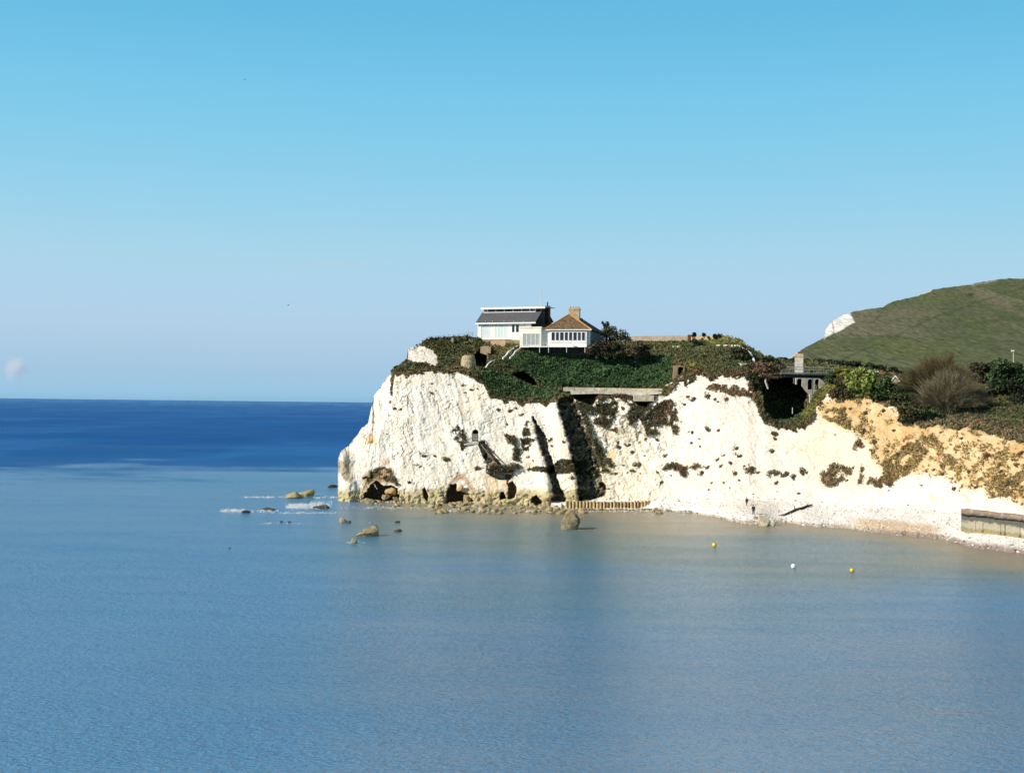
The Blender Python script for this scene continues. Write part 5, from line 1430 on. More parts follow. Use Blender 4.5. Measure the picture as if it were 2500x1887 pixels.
# ---- bushes
def leafy(name, label, x0, y0, x1, y1, D, cols, wts, n=2600, leaf=.38, lumps=16, seed=0, depth=.8, cat='shrub', group=None, tree=False, ground=True):
    """foliage filling the sighted extent; lumps give clumps with gaps"""
    gg = np.random.default_rng(seed + 300)
    D = min(D, float(TD((x0 + x1) / 2, y1)) - .3) if ground else D
    pc_ = W((x0 + x1) / 2, (y0 + y1) / 2, D); rx = (x1 - x0) / 2 * D / F; rz = (y1 - y0) / 2 * D / F; ry = max(rx, rz) * depth
    root = tag(empty(name, pc_ - Vector((0, 0, rz))), label, cat, group)
    cen = gg.normal(size=(lumps, 3)); cen /= np.linalg.norm(cen, axis=1, keepdims=True); cen *= gg.uniform(.25, .72, (lumps, 1))
    cen[:, 2] = gg.uniform(-.85, .72, lumps); cen[:, :2] *= np.sqrt(np.clip(1.05 - np.clip(cen[:, 2:], 0, 1) ** 2, .1, 1)) * 1.15
    rad = gg.uniform(.26, .46, lumps)
    k = gg.integers(0, lumps, n)
    u = gg.normal(size=(n, 3)); u /= np.linalg.norm(u, axis=1, keepdims=True)
    P = cen[k] + u * rad[k][:, None] * gg.uniform(.55, 1.08, (n, 1))
    lo_, hi_ = np.percentile(P, 2, axis=0), np.percentile(P, 98, axis=0)
    P = (P - (lo_ + hi_) / 2) / ((hi_ - lo_) / 2) * np.array([rx, ry, rz]); P[:, 2] += rz
    P[:, 2] = np.maximum(P[:, 2], gg.uniform(-.1, .2, n))
    nrm = u * .8 + np.array([-.1, -.2, .4])
    V, Fq = rand_quads(P, gg.uniform(.6, 1.25, n) * leaf, nrm, .2, .55, seed + 301)
    c = mixcols(n, cols, wts, gg, .35); c *= (1 + .25 * gg.normal(size=lumps))[k][:, None].clip(.5, 1.6)
    mesh_np('crown' if tree else 'foliage', V, Fq, M['leaf'], root, np.repeat(c.clip(0, 1), 4, 0))
    m = MB()
    for s in range(3 if not tree else 1):
        a = s * 2.1; m.tube([(math.cos(a) * rx * .1, math.sin(a) * ry * .1, -.6), (math.cos(a) * rx * .15, math.sin(a) * ry * .15, rz * .5), (math.cos(a) * rx * .35, math.sin(a) * ry * .3, rz * 1.1)], [.14 if not tree else .25, .1, .04], 6)
    m.build('trunk' if tree else 'stem', M['wood'], root)
    return root


def bare(name, label, x0, y0, x1, y1, D, cols, wts, n=900, seed=0, lean=.25, cat='bush', spread=1.0):
    """leafless bush: forking stems fanning from the base to a domed outline"""
    gg = np.random.default_rng(seed + 500)
    D = min(D, float(TD((x0 + x1) / 2, y1)) - .5)
    rx = (x1 - x0) / 2 * D / F; hz = (y1 - y0) * D / F
    bpt = W((x0 + x1) / 2 - lean * (x1 - x0) * .5, y1, D)
    root = tag(empty(name, bpt), label, cat)
    V = []; Fq = []; Cc = []
    def rib(a, b, w0, w1, c):
        t = b - a; t = t / (np.linalg.norm(t) + 1e-9)
        s = np.cross(t, gg.normal(size=3)); s /= np.linalg.norm(s) + 1e-9; s2 = np.cross(t, s)
        for q in (s, s2):
            i = len(V); V.extend([a - q * w0, a + q * w0, b + q * w1, b - q * w1]); Fq.append((i, i + 1, i + 2, i + 3)); Cc.extend([c] * 4)
    cols = np.asarray(cols, float)
    for i in range(n):
        th = gg.uniform(0, 2 * math.pi); e_ = gg.uniform(.05, 1) ** .7
        rr = math.sqrt(max(0, 1 - e_ * e_)) * spread
        tip = np.array([math.cos(th) * rr * rx * .98 + lean * rx * (.3 + .7 * e_), math.sin(th) * rr * rx * .7, e_ * hz])
        tip = tip * gg.uniform(.72, 1.06) * (1 + .28 * float(vnoise(np.array([[tip[0] * .35 + seed, tip[1] * .35, tip[2] * .35]]), 5 + seed)[0]))
        st_ = np.array([gg.normal() * .25 * rx * .4, gg.normal() * .15 * rx, gg.uniform(-.5, .4)])
        mid = st_ + (tip - st_) * .5 + np.array([0, 0, .10 * hz]) + gg.normal(size=3) * .15
        c = cols[gg.choice(len(cols), p=np.asarray(wts) / np.sum(wts))] * gg.uniform(.7, 1.35)
        rib(st_, mid, .045, .032, c); rib(mid, tip, .032, .014, c)
        for k in range(9):
            t0 = gg.uniform(.35, .95); a = mid + (tip - mid) * max(0, (t0 - .35) / .65)
            dirv = (tip - st_) / (np.linalg.norm(tip - st_) + 1e-9) + gg.normal(size=3) * .45 + np.array([0, 0, .2])
            b = a + dirv * gg.uniform(.5, 1.3)
            rib(a, b, .02, .009, c * gg.uniform(.9, 1.3))
    mesh_np('twigs', np.array(V), np.array(Fq), M['twig'], root, np.array(Cc).clip(0, 1))
    m = MB()
    for s in range(7):
        a = s / 7 * 2 * math.pi
        m.tube([(0.1 * math.cos(a), .1 * math.sin(a), -.8), (.25 * rx * math.cos(a) + .1 * lean * rx, .2 * rx * math.sin(a), hz * .3), (.55 * rx * math.cos(a) + .5 * lean * rx, .4 * rx * math.sin(a), hz * .7)], [.16, .1, .03], 6)
    m.build('stem', M['wood'], root)
    return root


BR = [(.15, .20, .04), (.22, .26, .06), (.09, .13, .03)]
DK = [(.040, .070, .026), (.026, .048, .019), (.065, .10, .034)]
VD = [(.020, .028, .014), (.035, .040, .018), (.012, .018, .010)]
OL = [(.07, .07, .028), (.045, .05, .02), (.11, .09, .04)]
BW = [(.11, .075, .04), (.08, .058, .032), (.15, .105, .06)]
YE = [(.30, .27, .03), (.20, .22, .04), (.10, .13, .03)]
def Q(c, x0, y0, x1, y1): return (*one(c, x0, y0), *one(c, x1, y1))
leafy('green_bush', 'bright yellow green bush at the top edge of the ochre cliff', *Q(b3, 320, 285, 595, 560), 256, BR, [3, 3, 2], 5200, .34, 26, 1)
leafy('dark_bush', 'dark green bush between the bright green bush and the cottage gable', *Q(b3, 560, 385, 860, 600), 255, DK + BR, [3, 3, 2, .6, .4, .4], 3600, .34, 20, 2)
leafy('brown_shrub', 'rounded olive brown shrub at the left corner of the ochre cliff top', *Q(b3, 145, 370, 350, 585), 255, OL + BW, [2, 2, 1, 1, 1, 1], 2600, .3, 16, 3)
leafy('gorse_bush', 'yellow flowering bush at the right end of the footbridge', *Q(b3, 170, 262, 345, 370), 262, YE, [3, 2, 2], 1600, .3, 12, 4)
leafy('bridge_end_bush', 'dark bush hiding the right end of the footbridge rails', *Q(b3, 70, 310, 190, 400), 262, DK, [2, 2, 1], 1100, .3, 10, 5)
leafy('evergreen_tree', 'dark glossy evergreen tree right of the bare brown bush', *Q(b3, 1850, 205, 2190, 545), 268, DK, [4, 3, 2], 5200, .42, 24, 6, cat='tree', tree=True)
leafy('very_dark_bush', 'very dark bush at the right picture edge below the evergreen tree', *Q(b3, 2060, 420, 2260, 640), 262, VD, [3, 2, 3], 1800, .36, 14, 7)  # leaves in the very dark palette
leafy('low_green_shrub', 'low dark green shrub at the foot of the bare grey bush', *Q(b3, 1090, 690, 1260, 810), 243, DK, [2, 2, 2], 1400, .28, 12, 8)
leafy('scrub_mound', 'dark scrubby mound sloping down below the dark green bush', *Q(b3, 800, 540, 1110, 720), 250, OL + DK, [1, 2, 1, 2, 2, 1], 3000, .3, 18, 9)
leafy('overhanging_shrub', 'olive shrub hanging over the notch in the ochre cliff edge', *Q(b3, 860, 640, 1060, 850), 246, OL + VD, [2, 2, 2, 1, 1, 1], 2400, .28, 16, 10)
leafy('thorn_bush', 'dark brown thorn bush between the bare bush and the evergreen tree', *Q(b3, 1650, 215, 1880, 450), 272, VD + BW, [2, 2, 1, 1, 2, 0], 2200, .3, 16, 11)
bare('bare_bush', 'large leafless brown bush with rusty twig tops spreading below the grassy down', *Q(b3, 880, 165, 1690, 610), 264, [(.17, .115, .055), (.115, .095, .052), (.072, .065, .038)], [2, 3, 3], 1900, 1, .05)
bare('leafless_grey_bush', 'leafless grey brown bush fanning to the right in front of the larger brown bush', *Q(b3, 1030, 335, 1800, 730), 252, [(.24, .215, .13), (.165, .145, .09), (.11, .10, .062)], [2, 3, 2], 1200, 2, .12)
gq = [
 ('dark brown hedge bush along the bungalow deck end', *Q(c5, 235, 230, 420, 375), 289, BW + VD, 1900),
 ('dark olive hedge bush in the middle of the row beside the bungalow', *Q(c5, 400, 235, 620, 380), 289, OL + VD, 2100),
 ('brown hedge bush at the right end of the row beside the bungalow', *Q(c5, 600, 240, 880, 385), 289, BW + OL, 2300),
]
for i, (lb_, x0, y0, x1, y1, D, cc, n) in enumerate(gq):
    leafy('hedge_bush', lb_, x0, y0, x1, y1, D, cc, [1] * len(cc), n, .3, 14, 20 + i, group='hedge bushes beside the bungalow')
leafy('knoll_shrub', 'craggy dark shrub on top of the knoll behind the bungalow', *Q(c1, 1780, 505, 1862, 600), 316, OL + BW, [2, 1, 2, 1, 2, 1], 420, .22, 8, 30, ground=False)
leafy('knoll_shrub', 'low olive scrub sloping down the right side of the knoll behind the bungalow', *Q(c1, 1720, 572, 1925, 760), 315, OL + DK, [2, 2, 1, 1, 1, 0], 1800, .26, 14, 31, ground=False)
leafy('knoll_shrub', 'lowest olive scrub at the right foot of the knoll by the plateau wall', *Q(c1, 1870, 618, 2075, 770), 314, OL + DK, [2, 2, 1, 1, 1, 0], 1100, .26, 12, 28, ground=False)
leafy('crest_bush', 'dark upright bush at the right end of the tan plateau wall', *Q(c5, 1535, 158, 1615, 240), 306, DK + VD, [2, 2, 1, 1, 1, 1], 900, .3, 10, 32, ground=False)
leafy('crest_bush', 'small round dark bush on the plateau wall just right of the brown stub', *Q(c5, 1316, 140, 1358, 178), 311, VD, [1, 1, 1], 300, .26, 8, 33, ground=False)
leafy('crest_bush', 'tiny dark bush near the right part of the tan plateau wall', *Q(c5, 1425, 142, 1458, 172), 310, VD, [1, 1, 1], 260, .26, 8, 34, ground=False)
leafy('crest_bush', 'dark bush below the plateau wall above the white kerb', *Q(c5, 1320, 225, 1420, 300), 298, VD + DK, [2, 1, 2, 1, 1, 1], 900, .3, 10, 35, ground=False)
leafy('crest_bush', 'dark rough bush inside the curve of the white path parapet', *Q(c5, 1740, 285, 1890, 430), 284, VD + OL, [2, 2, 1, 1, 1, 1], 1500, .3, 12, 36)
leafy('gully_bush', 'reddish brown twiggy bush overhanging the left end of the footbridge', *Q(b2, 250, 290, 680, 520), 262.5, BW + [(.20, .13, .10)], [2, 2, 2, 2], 2600, .28, 16, 37)
leafy('gully_bush', 'dark green bush hanging into the gully below the curved parapet', *Q(b2, 150, 300, 420, 560), 264, VD + DK, [1, 2, 1, 2, 2, 1], 2000, .3, 14, 38)
for i, (x0, x1, yt, yb_) in enumerate(((470, 620, 205, 345), (590, 760, 215, 350), (720, 890, 240, 350))):
    leafy('bridge_hedge', ('dark tree clump behind the left end of the bridge rails', 'dark tree clump behind the left middle of the bridge rails', 'dark tree clump just left of the gate pier')[i], *Q(b2, x0, yt, x1, yb_), 330, VD + DK, [2, 2, 2, 1, 1, 0], 900, .42, 10, 40 + i, ground=False, group='dark trees behind the footbridge')
for i, (x0, x1, yt, yb_) in enumerate(((505, 620, 690, 760), (590, 720, 690, 765), (690, 840, 695, 770), (810, 930, 705, 780), (900, 1040, 715, 800), (1010, 1140, 735, 810), (1110, 1230, 755, 840), (1180, 1300, 780, 860))):
    leafy('bridge_hedge', 'dark clump %s in the hedge below the grassy down' % ('beside the gate pier', 'second from the gate pier', 'behind the right rails', 'behind the yellow bush', 'behind the bright green bush', 'behind the white roofed hut', 'behind the orange end of the hut', 'behind the cottage gable')[i], *Q(b1, x0, yt, x1, yb_), 325, VD + DK, [2, 2, 2, 1, 1, 0], 1000, .42, 10, 50 + i, ground=False, group='hedge line below the grassy down')
# weeds on the timber platform
leafy('platform_weeds', 'brown weeds heaped on the timber platform beside the stair foot', *Q(d3, 330, 770, 640, 945), dp - .2, OL + BW, [1] * 6, 900, .2, 10, 61)
leafy('platform_weeds', 'greenish brown weeds at the right end of the timber platform', *Q(d3, 690, 760, 985, 945), dp + .6, OL + BW, [2, 2, 1, 1, 1, 1], 900, .2, 10, 62)

# ================================================================== rocks, foam, people, birds
ROCK = {}
def rock_mesh(seed, sub=4, flat=.62, dark=.35, pal=((.34, .28, .16), (.22, .18, .09), (.06, .05, .03)), boxy=.0):
    import bmesh
    bm = bmesh.new(); bmesh.ops.create_icosphere(bm, subdivisions=sub, radius=1)
    V = np.array([v_.co[:] for v_ in bm.verts]); Fq = np.array([[v_.index for v_ in f_.verts] for f_ in bm.faces]); bm.free()
    if boxy:
        V = np.sign(V) * np.abs(V) ** (1 - boxy); 
    gg = np.random.default_rng(seed + 900); pn = gg.normal(size=(26, 3)); pn /= np.linalg.norm(pn, axis=1, keepdims=True)
    ph = gg.uniform(flat, 1.0, 26); dt = V @ pn.T; dt = np.where(dt > .08, ph[None] / np.maximum(dt, .08), 9.0)
    d = np.minimum(dt.min(1), 1.6) * (1 + .16 * fbm(V * 2.8 + seed, 4, seed + 1, .6) - .12 * np.abs(fbm(V * 6, 3, seed + 2)))
    V = V * d[:, None]
    n_ = fbm(V * 2.5, 3, seed + 3); h = V[:, 2]
    c = np.broadcast_to(np.array(pal[0]), V.shape).copy()
    c = lerp(c, pal[1], sstep(-.1, .4, n_))
    c = lerp(c, pal[2], sstep(-dark - .0, -dark - .35, h + .25 * n_))
    return V, Fq, c


def rock(name, label, px_, pyb, w, h, seed, cat='rock', D=None, z=0.0, pal=None, boxy=.0, dark=.35, dy=.8, group=None, wedge=0.0, facet=.62):
    D = D if D is not None else float(Dz(np.array([px_]), np.array([pyb]), z)[0])
    V, Fq, c = rock_mesh(seed, 4, facet, dark, pal or ((.42, .36, .22), (.30, .26, .14), (.10, .085, .05)), boxy)
    lo, hi = V.min(0), V.max(0)
    V = (V - (lo + hi) / 2) / ((hi - lo) / 2)
    sx_ = w / 2 * D / F; hz = h * D / F
    zz_ = (V[:, 2] + .45) / 1.45 * hz
    zz_ = zz_ * (1 - wedge * (1 - (V[:, 0] + 1) / 2))
    V = np.stack([V[:, 0] * sx_, V[:, 1] * sx_ * dy, zz_], 1)
    o = mesh_np(name, V, Fq, M['rock'], None, c)
    o.location = W(px_, pyb, D + sx_ * dy * .85); o.location.z = z
    return tag(o, label, cat, group)


PALB = ((.38, .31, .18), (.24, .19, .10), (.06, .05, .03)); PALD = ((.10, .085, .055), (.07, .06, .045), (.04, .035, .03)); PALW = ((.62, .56, .44), (.48, .42, .31), (.16, .13, .10))
rock('standing_boulder', 'big rounded boulder standing alone in the shallows before the pile wall', 1392, 1293, 49, 43, 3, 'boulder', pal=((.27, .225, .14), (.17, .14, .08), (.05, .042, .026)), boxy=.4, dy=.9, dark=.55, facet=.93)
rock('gull_rock', 'wedge shaped ochre rock in the sea with a gull on top', 897, 1310, 58, 33, 4, pal=PALB, boxy=.1, wedge=.75)
rock('sea_rock', 'small rock awash just left of the gull rock', 864, 1326, 16, 12, 5, group=None)
rock('sea_rock', 'brownish pointed rock further out between the headland and the gull rock', 839, 1276, 20, 12, 6); rock('sea_rock', 'dark low rock touching the brownish pointed rock', 852, 1277, 12, 6, 7, pal=PALD)
rock('reef_rock', 'long low olive reef rock off the headland tip', 717, 1217, 44, 15, 8, pal=((.40, .35, .19), (.28, .25, .11), (.1, .09, .05))); rock('reef_rock', 'taller right half of the olive reef off the headland tip', 748, 1213, 42, 18, 9, pal=((.44, .38, .20), (.30, .27, .12), (.1, .09, .05)))
for i, (x, y, w, h, lb_) in enumerate(((812, 1190, 26, 7, 'dark flat reef just left of the headland tip'), (600, 1252, 22, 6, 'dark rock in the left breaking wave'), (655, 1246, 34, 7, 'dark rock awash right of the left breaking wave'), (785, 1242, 40, 9, 'dark rock under the right breaking wave'), (687, 1275, 8, 4, 'left one of two dark specks of rock in open water'), (706, 1276, 9, 4, 'right one of two dark specks of rock in open water'), (971, 1276, 14, 5, 'dark flat rock nearest the cliff right of the gull rock'), (972, 1298, 22, 6, 'dark flat rock right of the gull rock'), (560, 1339, 7, 3, 'tiny dark speck of rock far left in open water'))):
    rock('dark_reef_rock', lb_, x, y, w, h, 20 + i, pal=PALD)
rock('shore_boulder', 'pale craggy boulder at the beach waterline below the driftwood', 1867, 1284, 38, 28, 41, 'boulder', pal=PALW, boxy=.2); rock('shore_boulder', 'smaller pale boulder on the right of the craggy shore boulder', 1885, 1284, 18, 22, 42, 'boulder', pal=PALW)
rock('shore_boulder', 'small dark based boulder on the left of the craggy shore boulder', 1843, 1270, 16, 12, 43, 'boulder', pal=PALB, D=beach_at(1843, 1268), z=.3)
rock('cave_boulder', 'ochre boulder lying inside the left sea cave', 942, 1211, 22, 12, 44, 'boulder', D=273.6, z=.6, pal=PALB); rock('cave_boulder', 'second ochre boulder deep in the left sea cave', 953, 1199, 30, 16, 45, 'boulder', D=274.6, z=1.7, pal=((.48, .36, .16), (.40, .28, .12), (.2, .12, .06))); rock('cave_boulder', 'small pale rock at the right of the left sea cave', 966, 1210, 14, 8, 46, 'boulder', D=272.6, z=.5, pal=PALB)
rock('cave_boulder', 'pale orange block in the middle sea cave', 1123, 1192, 18, 14, 47, 'boulder', D=272.2, z=3.0, pal=((.66, .50, .30), (.55, .38, .2), (.3, .18, .1))); rock('cave_boulder', 'yellowish boulder at the right side of the middle sea cave', 1140, 1220, 18, 22, 48, 'boulder', D=272.5, z=.2, pal=PALB)
rock('foot_rock', 'olive rock shelf at the foot of the headland tip', 900, 1231, 44, 13, 49, D=269, pal=PALB)
rock('white_boulder', 'white block on the slope at the right picture edge behind the sea wall', 2497, 1256, 12, 15, 52, 'boulder', D=204, z=3.6, pal=((.8, .78, .72), (.75, .73, .68), (.5, .45, .4)))
# tidal boulders
tm = []
for k in range(6):
    V, Fq, c = rock_mesh(70 + k, 3, pal=(PALB, ((.40, .33, .17), (.28, .23, .10), (.10, .08, .045)), ((.46, .39, .26), (.33, .27, .16), (.12, .10, .06)))[k % 3])
    V = V * np.array([1, .8, .7]); V = np.sign(V) * np.abs(V) ** .85
    ob = mesh_np('tidal_boulder', V, Fq, M['rock'], None, c); tm.append(ob.data); bpy.data.objects.remove(ob)
for i in range(210):
    x = (random.uniform(1050, 1400) if i < 140 else random.uniform(880, 1430)) if i < 185 else random.uniform(1600, 1690)
    y = random.uniform(1229, 1254 if x > 1060 else 1238) if i < 185 else random.uniform(1238, 1247)
    if 1375 < x < 1610 and y < 1244: y = random.uniform(1244, 1253)
    d = float(Dz(np.array([x]), np.array([y]), .1)[0])
    o = bpy.data.objects.new('tidal_boulder', random.choice(tm)); COL.objects.link(o)
    s = random.choice((.25, .35, .45, .6, .8)); o.scale = (s * random.uniform(.8, 1.3), s, s * random.uniform(.6, 1.0)); o.rotation_euler = (random.uniform(-.4, .4), random.uniform(-.4, .4), random.uniform(0, 6))
    o.location = W(x, y, d); o.location.z = .05 + s * .15
    tag(o, 'rough tidal boulder lying along the foot of the chalk cliff', 'boulder', 'tidal boulders at the foot of the cliff')
for i in range(26):
    x = 1383 + i * 8.6; d = float(Dz(np.array([x]), np.array([1244.0]), .1)[0]); s = random.uniform(.28, .6)
    o = bpy.data.objects.new('tidal_boulder', random.choice(tm)); COL.objects.link(o); o.scale = (s, s, s * .8); o.rotation_euler = (0, 0, random.uniform(0, 6)); o.location = W(x + random.uniform(-3, 3), 1243.5, d)
    tag(o, 'rough tidal boulder lying along the foot of the chalk cliff', 'boulder', 'tidal boulders at the foot of the cliff')

# pebbles
g = np.random.default_rng(77)
n = 9000
pi_ = g.integers(0, len(bx), n); pj = g.integers(int(NB * .26), NB - 1, n)
keep = (bx[pi_] > 1560) & (g.uniform(size=n) < np.where((bt[pj, 0, 0] < .25), 1, .5))
pi_, pj = pi_[keep], pj[keep]; n = len(pi_)
pp = BP[pj, pi_] + g.uniform(-.6, .6, (n, 3)) * np.array([1, 1, 0]); pp[:, 2] += .03
oc = np.array([[1, 0, 0], [-1, 0, 0], [0, 1, 0], [0, -1, 0], [0, 0, 1], [0, 0, -1]], float)
of = np.array([[0, 2, 4], [2, 1, 4], [1, 3, 4], [3, 0, 4], [2, 0, 5], [1, 2, 5], [3, 1, 5], [0, 3, 5]])
sz = g.uniform(.05, .15, (n, 1, 1)) * g.choice([1, 1, 1, 1.6], (n, 1, 1))
V = pp[:, None] + oc[None] * sz * g.uniform(.6, 1.3, (n, 6, 1)) * np.array([1.2, 1, .7])
Fq = (of[None] + 6 * np.arange(n)[:, None, None]).reshape(-1, 3)
pc = mixcols(n, [(.84, .82, .77), (.68, .62, .55), (.46, .40, .34), (.26, .21, .19)], [5, 3, 1.5, .6], g, .15)
dkp = (bt[pj, 0, 0] < .12)[:, None]
pc = np.where(dkp & (g.uniform(size=(n, 1)) < .6), pc * .45, pc)
o = mesh_np('pebbles', V.reshape(-1, 3), Fq, M['beach'], None, np.repeat(pc.clip(0, 1), 6, 0))
tag(o, 'white and brown pebbles scattered over the beach', 'pebbles', None, 'stuff')

# foam
g = np.random.default_rng(78)
fp = []
def foam(px0, px1, py0, py1, n, zmax, sz):
    n = int(n * 4); x = g.uniform(px0, px1, n); y = (py0 + py1) / 2 + g.normal(size=n) * (py1 - py0) * .24
    cl = fbm(np.stack([x / 9, y / 3, x * 0], 1), 3, 79); u = (x - (px0 + px1) / 2) / ((px1 - px0) / 2)
    keep = (g.uniform(size=n) < 1 - u ** 2 * .85) & (cl > g.uniform(-.35, .15, n))
    x, y = x[keep], y[keep]; p = Wn(x, y, Dz(x, y, 0.0)); p[:, 2] = g.uniform(0, 1, len(x)) ** 2 * zmax
    fp.append((p, g.uniform(.3, 1.2, len(x)) * sz * .62))
foam(538, 600, 1245, 1251, 300, .4, .14); foam(610, 680, 1245, 1252, 70, .3, .16)
foam(696, 785, 1234, 1243, 700, .7, .17); foam(755, 812, 1230, 1243, 320, 1.0, .15)
foam(640, 830, 1249, 1254, 220, .03, .13); foam(590, 700, 1211, 1216, 160, .03, .13); foam(760, 830, 1211, 1217, 160, .05, .13)
foam(830, 1060, 1236, 1244, 90, .06, .18); foam(1060, 1200, 1241, 1250, 90, .1, .18)
foam(1385, 1660, 1245, 1250, 120, .05, .14); foam(1500, 1760, 1250, 1262, 40, .03, .14)
foam(620, 760, 1276, 1280, 26, .03, .14); foam(820, 900, 1322, 1328, 24, .03, .14)
P = np.concatenate([a for a, b in fp]); s = np.concatenate([b for a, b in fp]); n = len(P)
V = P[:, None] + oc[None] * s[:, None, None] * g.uniform(.5, 1.2, (n, 6, 1)) * np.array([1.7, 1.2, .5])
o = mesh_np('sea_foam', V.reshape(-1, 3), (of[None] + 6 * np.arange(n)[:, None, None]).reshape(-1, 3), M['foam'], None, None, True)
tag(o, 'white foam breaking over the reef and along the cliff foot', 'foam', None, 'stuff')

# driftwood trunk
a = [BPt(*one(b5, x, y), .25) for x, y in ((890, 488), (940, 482), (1000, 462), (1070, 430), (1130, 415), (1190, 390), (1250, 372))]
b_ = [p + Vector((0, 0, .18)) for p in a]
m = MB().tube(b_, [.05, .14, .22, .30, .27, .24, .12], 8).tube([b_[3], b_[3] + Vector((-.25, 0, .75)), b_[3] + Vector((-.5, 0, .85))], [.12, .06, .03], 6).tube([b_[5], b_[5] + Vector((.3, -.1, .6))], [.1, .03], 6).tube([b_[1], b_[1] + Vector((-.6, -.3, -.05)), b_[1] + Vector((-.9, -.5, -.1))], [.08, .05, .02], 6)
tag(m.build('driftwood_trunk', M['drift'], None, True), 'long dark driftwood trunk lying across the pale shingle', 'driftwood')

# buoys
def buoy(px_, py_, r_px, mt, label):
    D = float(Dz(np.array([px_]), np.array([py_ + r_px]), 0.0)[0]); r = r_px * D / F
    root = tag(empty('mooring_buoy', W(px_, py_ + r_px, D)), label, 'buoy')
    import bmesh
    bm = bmesh.new(); bmesh.ops.create_uvsphere(bm, u_segments=20, v_segments=14, radius=r)
    me = bpy.data.meshes.new('float'); bm.to_mesh(me); bm.free()
    for p in me.polygons: p.use_smooth = True
    o = link('float', me, mt, root); o.location = (0, 0, r * .72)
    MB().tube([(0, 0, r * 1.65), (0, 0, r * 1.95), (.12 * r, 0, r * 2.05)], [r * .18, r * .14, r * .08], 8).build('eye', M['iron'], root)
buoy(1744, 1328, 5.5, M['yellow'], 'yellow buoy nearest the beach, left of the white buoy')
buoy(1937, 1380, 6, M['buoywhite'], 'white round buoy floating between two yellow ones')
buoy(2080, 1390, 5.2, M['yellow'], 'yellow buoy right of the white buoy')


